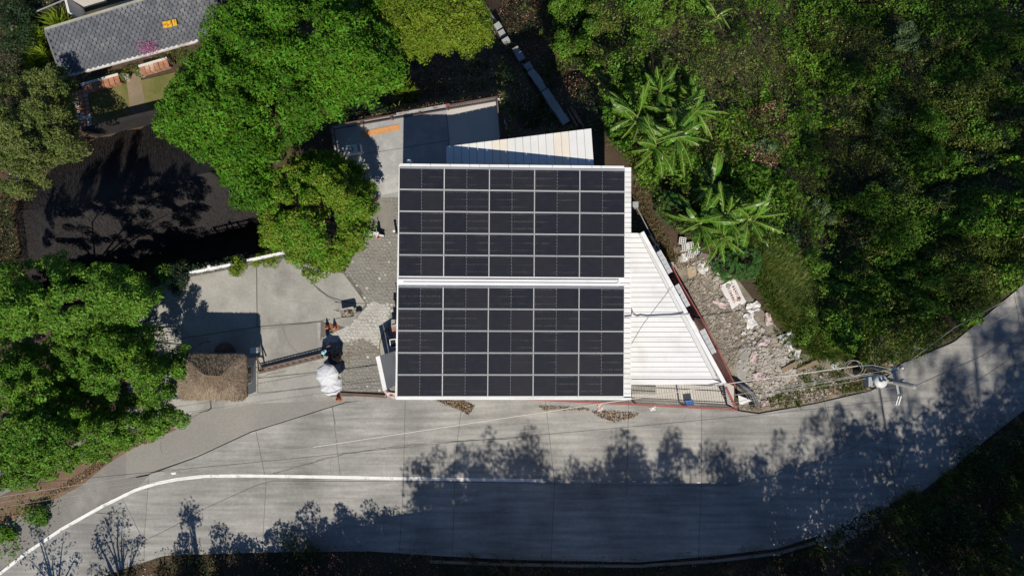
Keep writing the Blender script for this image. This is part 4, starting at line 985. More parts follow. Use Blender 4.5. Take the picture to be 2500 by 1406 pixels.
def hairdo(root, hk, fv):
    m = MB(); m.lathe(hk - fv * .02 + Vector((0, 0, 0)), [(.06, -.10), (.10, -.05), (.112, .01), (.10, .07), (.06, .11), (.02, .12)], 14); m.build('hair', HAIR, root, True, org=(0, 0, 0))
pA = P(788, 861, 1.62); make_person('person', (pA.x, pA.y, .02), math.radians(-60), stand, ([CLOTHN, CLOTHD, SKIN, BLACK], dress), 'person in navy with a pale blue cap at the end of the barrier boom', cap_hair(CAPB))
hold = dict(stand); hold.update(elR=(.27, .12, 1.18), wrR=(.12, .26, 1.30))
uA = P(795, 918, 2.25)
make_person('person', (uA.x - .10, uA.y - .28, .02), 0, hold, ([CLOTHD, CLOTHD, SKIN, BLACK], dress), 'person in dark clothes standing under the upper white umbrella', hairdo)
crouch = dict(pelvis=(0, -.1, .46), waist=(0, -.04, .60), chest=(0, .10, .80), neck=(0, .17, .94), jaw=(0, .23, 1.0), skull=(0, .23, 1.08), crown=(0, .21, 1.16), face=(0, 1, 0),
              shL=(-.19, .10, .86), elL=(-.25, .28, .66), wrL=(-.12, .48, .62), shR=(.19, .10, .86), elR=(.26, .26, .66), wrR=(.14, .46, .60),
              hpL=(-.10, -.08, .44), knL=(-.17, .36, .50), anL=(-.15, .12, .09), hpR=(.10, -.08, .44), knR=(.17, .36, .50), anR=(.16, .12, .09))
def dressC(co):
    if co.z < .1: return 3
    if co.z > .93: return 2
    if co.y > .42 and co.z > .55: return 2
    if co.z < .56 and co.y < .5: return 1
    return 0
pC = P(822, 878, .9); make_person('person', (pC.x, pC.y, .02), math.radians(20), crouch, ([CLOTHB, CLOTHB, SKIN, BLACK], dressC), 'person in brown clothes crouching on the cobbles above the white umbrellas', hairdo)
pD = P(806, 880, 1.0); bag = thing('black_bag', (pD.x, pD.y, .02), 'black bulging bag on the ground between the two white umbrellas and the capped person', 'bag')
m = MB(); m.lathe((0, 0, 0), [(.2, 0), (.33, .12), (.34, .32), (.24, .5), (.08, .56), (.1, .64)], 11); m.build('bag_body', CLOTHD, bag, True, org=(0, 0, 0))
def umbrella(apex, tilt, ztop, label, shaft):
    u = thing('umbrella', apex, label, 'umbrella', 'white umbrellas beside the cobbles'); u.rotation_euler = tilt
    rad, dep, n = .66, .24, 8
    for k in range(n):
        a0 = 6.28319 * k / n; a1 = 6.28319 * (k + 1) / n; m = MB(); vs = [(0, 0, 0)]; S = 4
        for s in range(1, S + 1):
            f = s / S; rr = rad * math.sin(f * 1.25) / math.sin(1.25); zz = -dep * (1 - math.cos(f * 1.25)) / (1 - math.cos(1.25))
            am = (a0 + a1) / 2; sag = .92 if s == S else .96
            vs += [(rr * math.cos(a0), rr * math.sin(a0), zz), (rr * sag * math.cos(am), rr * sag * math.sin(am), zz - .045 * f), (rr * math.cos(a1), rr * math.sin(a1), zz)]
        fs = [(0, 1, 2), (0, 2, 3)]
        for s in range(1, S):
            b0 = 1 + (s - 1) * 3; b1 = 1 + s * 3; fs += [(b0, b1, b1 + 1, b0 + 1), (b0 + 1, b1 + 1, b1 + 2, b0 + 2)]
        m.add(vs, fs); m.build('canopy_panel', UMB, u, org=(0, 0, 0))
        m = MB(); m.tube([(0, 0, -.012), (rad * .55 * math.cos(a0), rad * .55 * math.sin(a0), -.075), (rad * math.cos(a0), rad * math.sin(a0), -dep - .012)], .006, 4); m.build('rib', STEEL, u, org=(0, 0, 0))
    m = MB(); m.tube([(0, 0, .06), (0, 0, -shaft)], .010, 6); m.build('shaft', STEEL, u, org=(0, 0, 0))
    m = MB(); m.tube([(0, 0, -shaft + .02), (0, 0, -shaft - .10), (.03, 0, -shaft - .14), (.07, 0, -shaft - .12)], .016, 6); m.build('grip', BLACK, u, org=(0, 0, 0))
umbrella(uA, (0.10, -.06, .2), 2.25, 'upper of the two overlapping white umbrellas', .85)
umbrella(P(806, 938, 1.55), (-.12, .12, .5), 1.55, 'lower of the two overlapping white umbrellas, nearest the lone cone', .85)

# ------------------------------------------------------------------ rubble yard east of the fence
b = MB(); b.prism(PX([(1645, 600), (1760, 628), (1848, 742), (1955, 862), (2110, 892), (2200, 884), (2128, 950), (1990, 983), (1850, 1007), (1806, 1000), (1800, 940), (1712, 770), (1640, 640)]), -.3, -.03); struct('rubble_ground', b, GRAVELBED)
b = MB(); b.prism(PX([(1806, 862), (1838, 838), (1845, 880), (1835, 950), (1810, 945), (1795, 900)]), -.2, -.012); struct('bare_cement_patch', b, YARD)
b = MB(); b.prism(PX([(1812, 846), (1840, 838), (1846, 862), (1820, 872), (1806, 860)]), -.1, .0); struct('broken_slab', b, YARD)
def stones(name, poly, n, rlo, rhi, mm, label, seed, dens=None):
    r2 = random.Random(seed); m = MB(); k = 0; xs_ = [p[0] for p in poly]; ys_ = [p[1] for p in poly]
    while k < n:
        x, y = r2.uniform(min(xs_), max(xs_)), r2.uniform(min(ys_), max(ys_))
        if not in_poly([x], [y], poly)[0]: continue
        p = PG(x, y, 0); r = rlo + (rhi - rlo) * r2.random() ** 2.2; rock(m, (p.x, p.y, max(p.z, -.03) + r * .25), r, r2); k += 1
    o = m.build(name, mm); return tag(o, label, 'rubble', kind='stuff')
stones('grey_gravel', [(1655, 690), (1700, 680), (1790, 760), (1800, 840), (1790, 900), (1770, 860), (1710, 765), (1670, 705)], 2300, .03, .10, STONE, 'dark grey gravel along the slanting red fence', 1)
STONEL = mat('pale_stone', (.46, .43, .385), (.32, .295, .26), big=3, fine=14, grain=.25, rough=.9, coord='World')
stones('pale_rubble', [(1855, 850), (1930, 850), (1960, 880), (1930, 930), (1870, 960), (1840, 930), (1850, 890)], 1300, .03, .11, STONEL, 'pale broken rubble between the sacks and the white cable', 2)
stones('mixed_rubble', [(1655, 610), (1745, 640), (1840, 760), (1900, 860), (1960, 900), (2100, 920), (1990, 975), (1850, 1000), (1812, 960), (1830, 860), (1800, 800), (1740, 700), (1650, 650)], 1500, .025, .10, STONE, 'scattered rubble east of the fence', 3)
stones('pale_chips', [(1650, 600), (1745, 640), (1800, 740), (1850, 830), (1830, 990), (1812, 960), (1790, 860), (1700, 690)], 380, .025, .13, STONEL, 'scattered pale chips east of the fence', 4)
stones('rubble_chunks', [(1650, 605), (1745, 645), (1830, 760), (1905, 860), (1945, 905), (1860, 990), (1815, 960), (1835, 860), (1800, 790), (1740, 690), (1665, 650)], 170, .07, .22, STONEL, 'large pale broken chunks scattered between the sacks', 7)
stones('edge_chunks', [(1845, 930), (1960, 905), (2090, 925), (2000, 975), (1860, 1000)], 260, .04, .15, STONEL, 'pale broken chunks along the road edge below the planks', 8)
stones('roadside_rubble', [(2115, 870), (2130, 825), (2165, 815), (2200, 850), (2190, 885), (2140, 905)], 260, .03, .11, STONEL, 'rubble heap beside the utility pole', 5)
stones('kerb_rubble', [(1990, 1310), (2060, 1270), (2120, 1225), (2165, 1215), (2180, 1250), (2120, 1290), (2050, 1340), (2000, 1335)], 500, .04, .13, STONEL, 'dumped rubble on the shaded road edge', 6)
crumple('woven_sack', 1789, 717, .95, 1.55, math.radians(27), BAGW, 'large white sack printed in red lying on the gravel', 'sack', amp=.05, seed=11, warp=.2)
# red lettering on the large sack
m = MB(); c0 = PG(1792, 722, .1); r2 = random.Random(5)
for line in range(2):
    for ch in range(6):
        u = (line - .5) * .30; v = .36 - ch * .135
        bx = c0.x + u * math.cos(.44) - (-v) * math.sin(.44) * -1 * -1; 
        ax = Vector((math.cos(math.radians(25)), math.sin(math.radians(25)), 0)); ay = Vector((-ax.y, ax.x, 0))
        o_ = Vector((c0.x, c0.y, .225)) + ax * u + ay * v
        for s in range(3):
            p0 = o_ + ax * r2.uniform(-.09, .09) + ay * r2.uniform(-.045, .045); p1 = o_ + ax * r2.uniform(-.09, .09) + ay * r2.uniform(-.045, .045)
            m.bar(p0, p1, .022, .03)
single('red_lettering', m, REDINK, 'red printed characters on the large white sack', 'print')
SK = [(1715, 655, .55, .6, .4, BAGW, 'white torn sack beside the flat tan board'), (1838, 750, .75, .55, .3, BAGW, 'white twisted sack lying below the printed sack'),
      (1831, 783, .6, .85, .35, BAGW, 'smooth white sack below the twisted sack'), (1875, 779, .35, .7, .1, BAGP, 'pinkish sack at the grass edge right of the smooth white sack'),
      (1862, 836, .7, .38, .35, BAGP, 'pinkish sack shaped like a bow near the broken slab'), (1838, 870, .32, .7, -.2, BAGP, 'narrow pale sack beside the broken slab'),
      (1848, 918, .5, .42, .1, BAGP, 'pink sack just above the white cable'), (1866, 922, .34, .22, .2, BAGP, 'small flat pinkish bag just above the white cable'),
      (1918, 822, .95, .42, .45, BAGW, 'shredded white sheet at the foot of the green bank'), (1926, 846, .4, .6, .5, BAGW, 'white strip of plastic below the shredded sheet'),
      (1945, 862, .38, .5, -.2, BAGW, 'greyish white bag left of the long planks'), (1932, 719, .5, .4, .6, BAGW, 'white scrap caught in the grass bank'),
      (1868, 983, .4, .3, .2, BAGP, 'pinkish bag below the cables at the roadside'), (1465, 996, .32, .5, -.2, BAGP, 'pinkish stone like bag outside the bar fence'),
      (1593, 997, .36, .24, .3, BAGW, 'white crumpled paper outside the bar fence'), (1756, 742, .8, .3, -.5, BAGP, 'pinkish scrap left of the printed sack'),
      (1815, 812, .25, .2, 0, BAGW, 'small white lump below the smooth white sack'), (1668, 630, .4, .45, .3, LTGREY, 'white flat tile by the hollow blocks'),
      (2040, 895, .45, .5, .3, LTGREY, 'grey white sheet beside the cable coil'), (2234, 846, .6, .5, .4, LTGREY, 'white plastic sheet at the road edge near the pole')]
for i, (x, y, w, h_, rt, mm, lb) in enumerate(SK): crumple('sack' if mm in (BAGW, BAGP) else 'sheet', x, y, w, h_, rt, mm, lb, 'sack' if mm in (BAGW, BAGP) else 'sheet', amp=.13 if mm in (BAGW, BAGP) else .05, seed=20 + i)
for i, (x, y) in enumerate(((1665, 588), (1684, 600), (1686, 620), (1704, 612), (1672, 604))):
    p = PG(x, y, .1); hb = thing('hollow_block', (p.x, p.y, max(p.z, -.05)), ['hollow block leaning nearest the banana leaves', 'middle hollow block of the small pile', 'lowest hollow block of the small pile', 'rightmost hollow block under the banana leaves', 'leftmost hollow block of the small pile'][i], 'block', 'hollow blocks by the banana plants', rz=R.uniform(-.2, .3))
    m = MB()
    for k in range(4): m.box((-.18 + k * .12, 0, .1), (.035, .40, .2))
    for k in range(4): m.box((0, -.185 + k * .123, .1), (.395, .035, .19))
    m.build('shell', ROOFB, hb, org=(0, 0, 0))
for x0, y0, x1, y1, w, lb in ((1908, 905, 1944, 886, .28, 'short weathered plank on the pale rubble'), (1945, 903, 1994, 880, .16, 'upper of the two long planks beside the rubble'), (1950, 901, 2001, 884, .12, 'lower of the two long planks beside the rubble')):
    a = PG(x0, y0, .1); d = PG(x1, y1, .1); zz = max(a.z, d.z, 0) + .1; m = MB(); m.bar((a.x, a.y, zz), (d.x, d.y, zz + .05), w, .04); single('plank', m, WOOD, lb, 'plank', 'planks by the rubble')
m = MB(); m.slab([P(1676, 655, .03), P(1697, 649, .05), P(1702, 672, .05), P(1682, 680, .03)], .03); single('tan_board', m, plain('tan_card', (.42, .33, .22)), 'flat tan board on the gravel near the torn sack', 'board')
for (x0, y0, x1, y1, lb) in ((1655, 625, 1678, 663, 'thin bare stick near the hollow blocks'), (1682, 703, 1710, 662, 'thin bare stick left of the torn white sack'), (1756, 670, 1775, 615, 'thin dry stem reaching down from the banana leaves')):
    a = PG(x0, y0, .1); d = PG(x1, y1, .1); m = MB(); m.tube([(a.x, a.y, .08), (d.x, d.y, max(d.z, 0) + .25)], .018, 5); single('stick', m, plain('dry_stick', (.36, .30, .18)), lb, 'stick')
# drain pipes bundle and small sign outside the corner
m = MB()
pb = thing('pipe_bundle', P(1822, 960, 0), 'bundle of black and grey pipes leaving the fence corner', 'pipes')
for k in range(4):
    m = MB(); o_ = k * 5; m.tube([P(1795 + o_ * .5, 932 + o_ * .2, .35), P(1812 + o_, 950, .25), P(1826 + o_ * 1.1, 968 - o_ * .2, .18), P(1834 + o_ * 1.3, 992, .12)], .07, 8); m.build('pipe', BLACK if k < 2 else GREYROOF, pb, True)
m = MB(); m.slab([P(1802, 964, .4), P(1836, 978, .3), P(1812, 988, .3), P(1805, 985, .4)], .03); single('white_board', m, ROOFB, 'small white board beside the black pipes', 'board')

# ------------------------------------------------------------------ utility pole
zt = 5.8; top = P(2233, 944, zt); base = Vector((top.x, top.y, -.3))
up = thing('utility_pole', (top.x, top.y, 0), 'grey utility pole with crossarm and drum transformer at the road bend', 'pole')
m = MB(); m.tube([base, Vector((top.x, top.y, zt))], [.20, .13], 12); m.build('post', POLEM, up, True)
zc = 4.15; c0 = Vector((top.x, top.y, zc)); a = P(2180, 908, zc); d = P(2191, 968, zc); off = c0 - P(2186, 940, zc)
m = MB(); m.bar(a + off * .92, d + off * .92, .12, .12); arm = m.build('crossarm', STEEL, up)
pa = a + off * .92; pd = d + off * .92
for p, k in ((pa + Vector((0, .05, .12)), 0), (pa + Vector((.35, .1, .12)), 1), (pa.lerp(pd, .45) + Vector((.3, 0, .1)), 2)):
    m = MB(); m.lathe(p, [(.04, -.1), (.11, -.06), (.06, 0), (.12, .03), (.05, .07), (.08, .11), (.03, .14)], 10); m.build('insulator', LTGREY, up, True)
m = MB(); m.bar(pa + Vector((0, 0, .03)), pa + Vector((.42, .12, .03)), .06, .05); m.build('bracket', STEEL, up)
for k in range(2):
    m = MB(); m.bar(pd + Vector((.03 + k * .13, -.1, -.02)), pd + Vector((.05 + k * .13, -.62, -.30)), .07, .07); m.build('fuse_cutout', LTGREY, up)
tr = P(2150, 935, 4.3) + off * .55
m = MB(); m.lathe((tr.x, tr.y, 3.4), [(.30, 0), (.32, .05), (.32, .84), (.34, .86), (.34, .92), (.10, .97)], 22); t_ = m.build('transformer', LTGREY, up, True)
for k, (dx, dy) in enumerate(((-.08, .06), (.1, .1))):
    m = MB(); m.lathe((tr.x + dx, tr.y + dy, 4.36), [(.06, 0), (.07, .08), (.04, .12), (.06, .18), (.02, .24)], 10); m.build('bushing', GREYROOF, t_)
m = MB(); m.box((tr.x - .42, tr.y - .05, 3.8), (.22, .5, .55)); m.build('cooling_fins', GREYW, t_)
m = MB(); m.bar((tr.x, tr.y, 3.7), (top.x, top.y, 3.7), .10, .14); m.build('mount', STEEL, up)
m = MB(); m.bar((tr.x + .1, tr.y - .1, 4.1), (top.x, top.y, 4.1), .06, .08); m.build('mount', STEEL, up)
sp2 = P(2178, 912, 3.6) + off * .8
m = MB(); m.tube([(sp2.x - .3, sp2.y + .02, -.3), (sp2.x - .3, sp2.y + .02, zc - .06)], .085, 10); m.build('steel_leg', POLEM, up, True)
m = MB(); m.tube([P(2106, 912, 3.2) + off * .5, P(2110, 935, 2.9) + off * .5, P(2125, 950, 2.8) + off * .5, P(2140, 952, 3.3) + off * .5], .03, 6); m.build('cable_loop', BLACK, up)
m = MB(); m.tube([P(2106, 913, 3.2) + off * .5, P(2124, 928, 3.5) + off * .5], .025, 6); m.build('cable_loop', plain('yellow_cable', (.5, .42, .1)), up)
# wires
def wire(name, pts, r, mm, lb, sag=.0, n=14, mm2=None):
    out = []
    for (p0, p1) in zip(pts[:-1], pts[1:]):
        for k in range(n):
            t = k / n; q_ = p0.lerp(p1, t); q_.z -= sag * 4 * t * (1 - t); out.append(q_)
    out.append(pts[-1]); m = MB(); m.tube(out, r, 5); return single(name, m, mm, lb, 'wire', 'wires on the utility pole')
wc = thing('service_cable', P(2090, 893, 4.6), 'thick white sleeved cable running from the pole across the road front', 'cable', 'wires on the utility pole')
m = MB(); m.tube([P(765, 1090.5, 4.6), P(1250, 1017, 4.4), P(1545, 973, 4.4), P(1800, 933, 4.5), P(2094, 893, 4.6)], .026, 6); m.build('white_sleeve', CABLEW, wc)
m = MB(); m.tube([P(-60, 1222, 4.6), P(400, 1150, 4.5), P(770, 1090, 4.6)], .011, 5); m.build('thin_core', WIREL, wc)
m = MB(); m.tube([P(2090, 893.5, 4.6), P(2130, 891, 4.5), tuple(pa)], .015, 5); m.build('thin_core', WIREL, wc)
m = MB(); c_ = P(2080, 897, 4.5); m.tube([c_ + Vector((.45 * math.cos(k * .5), .40 * math.sin(k * .5), .02 * k)) for k in range(26)], .012, 5); m.build('spare_coil', WIREL, wc)
wire('wire', [P(-60, 1236, 4.3), P(600, 1133, 4.2), P(1800, 962, 4.2), pa.copy()], .008, WIREL, 'thin pale wire just below the white sleeved cable')
wire('wire', [P(-60, 1248, 4.2), P(560, 1150, 4.0), P(1210, 1060, 4.0), P(1870, 985, 4.0), P(2186, 945, 4.1)], .007, WIREL, 'thin pale wire, lowest of the three at the left road edge')
wire('wire', [P(-60, 1192, 4.4), P(200, 1168, 4.4), P(625, 1128, 4.2), P(1100, 1080, 4.2), P(1500, 1045, 4.2), P(1875, 1010, 4.2), pd + Vector((.05, -.3, .0))], .012, WIRE, 'dark wire crossing the road above the white edge line')
wire('wire', [P(1785, 966, 2.3), P(1900, 949, 3.2), pa.copy()], .012, WIREL, 'upper of the pale drop wires between fence corner and pole')
wire('wire', [P(1788, 985, 1.9), P(1870, 962, 3.0), P(2000, 935, 3.6), P(2130, 917, 4.1) + off * .5], .014, WIREL, 'middle of the pale drop wires between fence corner and pole')
wire('wire', [P(1795, 992, 1.9), P(1900, 957, 3.2), P(2060, 935, 3.6), pa + Vector((.1, -.15, 0))], .012, WIREL, 'lower of the pale drop wires between fence corner and pole')
wire('wire', [pa + Vector((.35, .1, .1)), P(2330, 800, 4.6), P(2560, 678, 5.0)], .010, WIREL, 'pale wire leading up right over the grass bank')
wire('wire', [pa + Vector((.05, .05, .1)), P(2350, 826, 4.6), P(2560, 716, 5.0)], .010, WIREL, 'pale wire leading up right along the road edge')
wire('wire', [top + Vector((0, 0, -.1)), P(2400, 867, 4.7), P(2560, 770, 5.0)], .014, WIRE, 'dark wire leading up right above the road')
# ------------------------------------------------------------------ neighbours at the upper left
nh = thing('shingle_house', P(300, 100, 0), 'low building under dark grey scalloped shingles at the upper left corner', 'house')
ez, rz_ = 2.7, 3.7
def sh(u, v):       # u along eave west-east, v 0 ridge .. 1 eave
    z = rz_ + (ez - rz_) * v
    x = (110 + (520 - 110) * u) * (1 - v) + (150 + (545 - 150) * u) * v
    y = (72 + (-52 - 72) * u) * (1 - v) + (186 + (80 - 186) * u) * v
    return P(x, y, z)
m = MB(); m.slab([sh(0, 0), sh(1, 0), sh(1, 1), sh(0, 1)], .12); m.build('roof_deck', THATCHDB, nh)
m = MB(); m.bar(sh(0, 1) + Vector((0, -.06, -.03)), sh(1, 1) + Vector((0, -.06, -.03)), .15, .12); m.build('gutter', mat('flaking_white_gutter', (.66, .65, .62), (.6, .59, .57), grain=.15, fine=12, stain=(.3, .27, .22), stain_scale=1.4, coord='World'), nh)
m = MB(); m.bar(sh(0, 0), sh(1, 0), .12, .12); m.build('ridge_cap', mat('mossy_ridge', (.42, .42, .38), (.25, .26, .18), grain=.2, coord='World'), nh)
m = MB(); m.bar(sh(0, 0), sh(0, 1), .10, .10); m.build('verge_board', GREYROOF, nh)
w0 = [sh(.05, .15), sh(.95, .15), sh(.95, .5), sh(.05, .5)]; m = MB(); m.prism([(p.x, p.y, 0) for p in w0], -.1, 2.6); m.build('wall', WALLW, nh)
NR, NC = 14, 33
eu = (sh(1, .5) - sh(0, .5)); ev_ = (sh(.5, 1) - sh(.5, 0)); lu = eu.length / NC; lv = ev_.length / NR; eu.normalize(); ev_.normalize(); en = eu.cross(ev_).normalized()
if en.z < 0: en = -en
w2 = lu * .485; L_ = lv * 1.25
prof = [(-w2, 0), (w2, 0), (w2, L_ * .5), (w2 * .82, L_ * .80), (w2 * .36, L_), (-w2 * .36, L_), (-w2 * .82, L_ * .80), (-w2, L_ * .5)]
tile = MB()
cyt = L_ * .5
vs = [(x, y, .022 + .03 * y / L_) for x, y in prof] + [(x, y, .002 + .022 * y / L_) for x, y in prof] + [(x * .84, cyt + (y - cyt) * .88, .0225 + .03 * y / L_) for x, y in prof]
tile.add(vs, [tuple(range(16, 24)), tuple(range(15, 7, -1))] + [(i, (i + 1) % 8, 16 + (i + 1) % 8, 16 + i) for i in range(8)] + [(i, 8 + i, 8 + (i + 1) % 8, (i + 1) % 8) for i in range(8)])
SHRIM = mat('shingle_dirt_edge', (.068, .075, .088), (.052, .057, .068), big=2, fine=12, grain=.2, coord='World')
tme = bpy.data.meshes.new('shingle'); tme.from_pydata(tile.v, [], tile.f); tme.materials.append(SHING); tme.materials.append(SHRIM)
for k_, pl in enumerate(tme.polygons): pl.material_index = 1 if 2 <= k_ else 0
BM = Matrix((eu, ev_, en)).transposed()
cand = []
for r in range(NR):
    for c in range(NC):
        u = (c + (.5 if r % 2 == 0 else 1.0)) / NC
        if u > .985: continue
        p = sh(u, r / NR) + en * (.006 * (r % 2))
        s = Vector((p.x, p.y, 0)); pxx = CX + p.x * F / (H - p.z); pyy = CY - p.y * F / (H - p.z)
        vis = -5 < pxx < 490 and pyy > -5
        cand.append((0 if vis else 1, r, c, p))
cand.sort(key=lambda t: t[0]); rest = MB()
for k, (vv, r, c, p) in enumerate(cand):
    M3 = BM @ Matrix.Rotation(R.uniform(-.05, .05), 3, 'Z')
    if k < 300:
        o = bpy.data.objects.new('shingle', tme); put(o, nh); o.matrix_local = Matrix.Translation(p - nh.location) @ M3.to_4x4()
    else:
        rest.add([p + M3 @ Vector(v) for v in tile.v], tile.f)
if rest.v:
    o = rest.build('shingle_rows', SHING, nh); o['kind'] = 'stuff'; o.data.materials.append(SHRIM); nf = len(tile.f)
    for k_, pl in enumerate(o.data.polygons): pl.material_index = 1 if k_ % nf >= 2 else 0
for k, (x, y) in enumerate(((403, 61), (414, 59), (426, 56))):
    v_ = .5; p = P(x, y, 3.34); m = MB(); m.box((p.x, p.y, p.z), (.22, .34, .03), .2); o = m.build('yellow_plate', YELL, nh)
    mk = MB()
    for s in range(6): mk.box((p.x + R.uniform(-.07, .07), p.y + R.uniform(-.12, .12), p.z + .018), (R.uniform(.03, .12), .03, .01), R.uniform(0, 3))
    mk.build('orange_mark', ORNG, o)
# patio and terrace walls behind it at the very top
m = MB(); m.prism(PX([(185, 38), (345, -10), (350, 10), (195, 50)], 1.0), -.1, 1.0); single('tan_wall', m, plain('tan_render', (.45, .34, .21), grain=.12), 'tan rendered wall just behind the shingle roof', 'wall')
m = MB(); m.bar(P(180, 5, 1.6), P(190, 45, 1.6), .12, 1.6); m.bar(P(180, 5, 1.6), P(240, -12, 1.6), .12, 1.6); single('white_parapet', m, WALLW, 'thin white parapet corner behind the shingle roof', 'wall')
m = MB(); m.tube([P(90, 28, 1.2), P(180, -10, 1.2)], .04); m.tube([P(92, 27, 0), P(92, 27, 1.2)], .03); single('pipe_railing', m, STEEL, 'pale pipe railing at the dark top left corner', 'railing')
m = MB()
for k in range(26): m.bar(P(488 + k * 3.2, -8 - k * .7, 2.8), P(494 + k * 3.2, 12 + (k % 3) - k * .5, 2.7), .06, .05)
single('bamboo_screen', m, WOOD, 'bamboo pole screen roof at the top edge beside the big tree', 'screen')
# flower bed, low terracotta wall, lawn, path
b = MB(); b.prism(PX([(190, 205), (455, 112), (452, 138), (205, 214)]), -.1, .02); struct('flower_bed', b, SOIL)
b = MB(); b.prism(PX([(205, 232), (310, 204), (430, 176), (430, 272), (215, 326)]), -.1, -.02); struct('lawn', b, LAWN)
b = MB(); b.prism(PX([(306, 184), (341, 176), (358, 278), (321, 288)]), -.1, -.014); struct('garden_path', b, PATHM)
def brickwall(name, a, c, wd, h, n, lb):
    w = thing(name, (a + c) / 2, lb, 'wall'); d = (c - a); rows = 2
    for rr in range(rows):
        for k in range(n):
            t0 = k / n + .008; t1 = (k + 1) / n - .008; nn2 = Vector((-d.y, d.x, 0)).normalized() * (wd * (rr - .5) * .5)
            m = MB(); m.bar(a + d * t0 + nn2 + Vector((0, 0, h / 2)), a + d * t1 + nn2 + Vector((0, 0, h / 2)), wd * .47, h + R.uniform(-.01, .01)); m.build('brick', BRICKM, w)
    m = MB(); n2 = Vector((-d.y, d.x, 0)).normalized() * wd * .58; m.bar(a + n2 + Vector((0, 0, h / 2 + .03)), c + n2 + Vector((0, 0, h / 2 + .03)), .12, h + .04); m.build('coping', WALLW, w)
brickwall('terracotta_wall', P(210, 222, .3), P(300, 197, .3), .45, .35, 7, 'low terracotta block wall left of the garden path')
brickwall('terracotta_wall', P(350, 178, .3), P(418, 158, .3), .45, .35, 6, 'low terracotta block wall right of the garden path')
for x, y, l in ((304, 187, 'round potted plant left of the garden path'), (341, 178, 'round potted plant right of the garden path')):
    p = P(x, y, .4); pt = thing('potted_plant', (p.x, p.y, 0), l, 'potted plant', 'pots at the garden path')
    m = MB(); m.lathe((0, 0, 0), [(.16, 0), (.24, .34), (.26, .36), (.22, .36), (.2, .3)], 14); m.build('pot', WALLW, pt, org=(0, 0, 0))
    ps = rand_unit(260) * .26; ps[:, 2] = np.abs(ps[:, 2]); ps[:, 2] += .36; leaves('foliage', ps + np.array(pt.location), rand_unit(260) + [0, 0, .8], .10, L_WEED, pt)
bp_ = thing('brick_patio', P(188, 270, 0), 'patchy red and white brick paving at the west end of the lawn', 'paving')
for j in range(9):
    for k in range(5):
        x = 162 + k * 11.5 + j * 1.5; y = 232 + j * 10.5 - k * 2.4
        m = MB(); m.box(P(x, y, .0), (.25, .22, .05 + R.uniform(0, .02)), .2 + R.uniform(-.06, .06)); m.build('brick', BRICKM if R.random() < .62 else (WALLW if R.random() < .55 else GREYW), bp_)

m = MB(); m.bar(P(198, 316, 1.4) + Vector((0, 0, -.75)), P(440, 258, 1.4) + Vector((0, 0, -.75)), .22, 1.5); single('added_shade_wall', m, THATCHDB, 'dark wall added along the south side of the lawn to shade it', 'wall')  # wall added to cast the strip of shade on the lawn
# dark thatched house in deep shade
dh = thing('thatched_house', P(330, 460, 0), 'long house with a dark thatched hip roof and eyebrow dormer, in tree shade', 'house')
EZ = -3.4
Ev = [P(x, y, EZ) for x, y in ((203, 313), (410, 264), (620, 214), (655, 545), (478, 592), (300, 640), (75, 692), (28, 518))]
Rd_ = [P(150, 508, .9), P(515, 420, .9)]
m = MB(); ids = Ev + Rd_ + [Vector((v.x, v.y, v.z - .3)) for v in Ev]
fs = [(0, 1, 9, 8), (1, 2, 9), (2, 3, 9), (3, 4, 9), (4, 5, 8, 9), (5, 6, 8), (6, 7, 8), (7, 0, 8)] + [(i, 10 + i, 10 + (i + 1) % 8, (i + 1) % 8) for i in range(8)] + [tuple(range(17, 9, -1))]
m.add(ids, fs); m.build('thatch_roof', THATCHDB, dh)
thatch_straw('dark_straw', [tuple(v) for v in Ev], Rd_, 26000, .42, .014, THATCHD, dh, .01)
cI = [v * .9 + (Ev[0] + Ev[2] + Ev[3] + Ev[6]) / 4 * .1 for v in Ev]; m = MB(); m.prism([(v.x, v.y, 0) for v in cI], -5.8, EZ - .25); m.build('wall', WALLW, dh)
# eyebrow dormer: a lens shaped bulge
cE = P(358, 463, .5); e1 = (P(438, 440, .5) - P(280, 482, .5)) / 2; e2 = Vector((-e1.y, e1.x, 0)).normalized() * .62
vs = []; fs = []; nu, nv = 18, 8
for j in range(nv + 1):
    for i in range(nu + 1):
        u = i / nu * 2 - 1; v = j / nv * 2 - 1; wv = (1 - u * u); q_ = cE + e1 * u + e2 * v * wv
        vs.append((q_.x, q_.y, .45 + .55 * wv * (1 - v * v) ** .6 - .35 * max(0, -v)))
for j in range(nv):
    for i in range(nu): a = j * (nu + 1) + i; fs.append((a, a + 1, a + nu + 2, a + nu + 1))
m = MB(); m.add(vs, fs); o = m.build('eyebrow_dormer', THATCHDB, dh, True)
VV = np.array(vs); k = 2600; sel = rng.integers(0, len(VV) - nu - 3, k); f_ = rng.uniform(0, 1, (k, 1)); base_ = VV[sel] * (1 - f_) + VV[sel + 1] * f_
ok = np.linalg.norm(VV[sel] - VV[sel + 1], axis=1) < .6; base_ = base_[ok]; dn_ = np.array([e2.x, e2.y, .1]); dn_ = -dn_ / np.linalg.norm(dn_)
V, Fq = leaf_geo(base_ + [0, 0, .04], np.tile([0, 0, 1.0], (len(base_), 1)) + rng.normal(size=(len(base_), 3)) * .2, rng.uniform(.2, .4, len(base_)), .07, np.tile(dn_, (len(base_), 1)) + rng.normal(size=(len(base_), 3)) * .2, 0)
o2 = np_mesh('dormer_straw', V, Fq, THATCHD, dh); o2['kind'] = 'stuff'
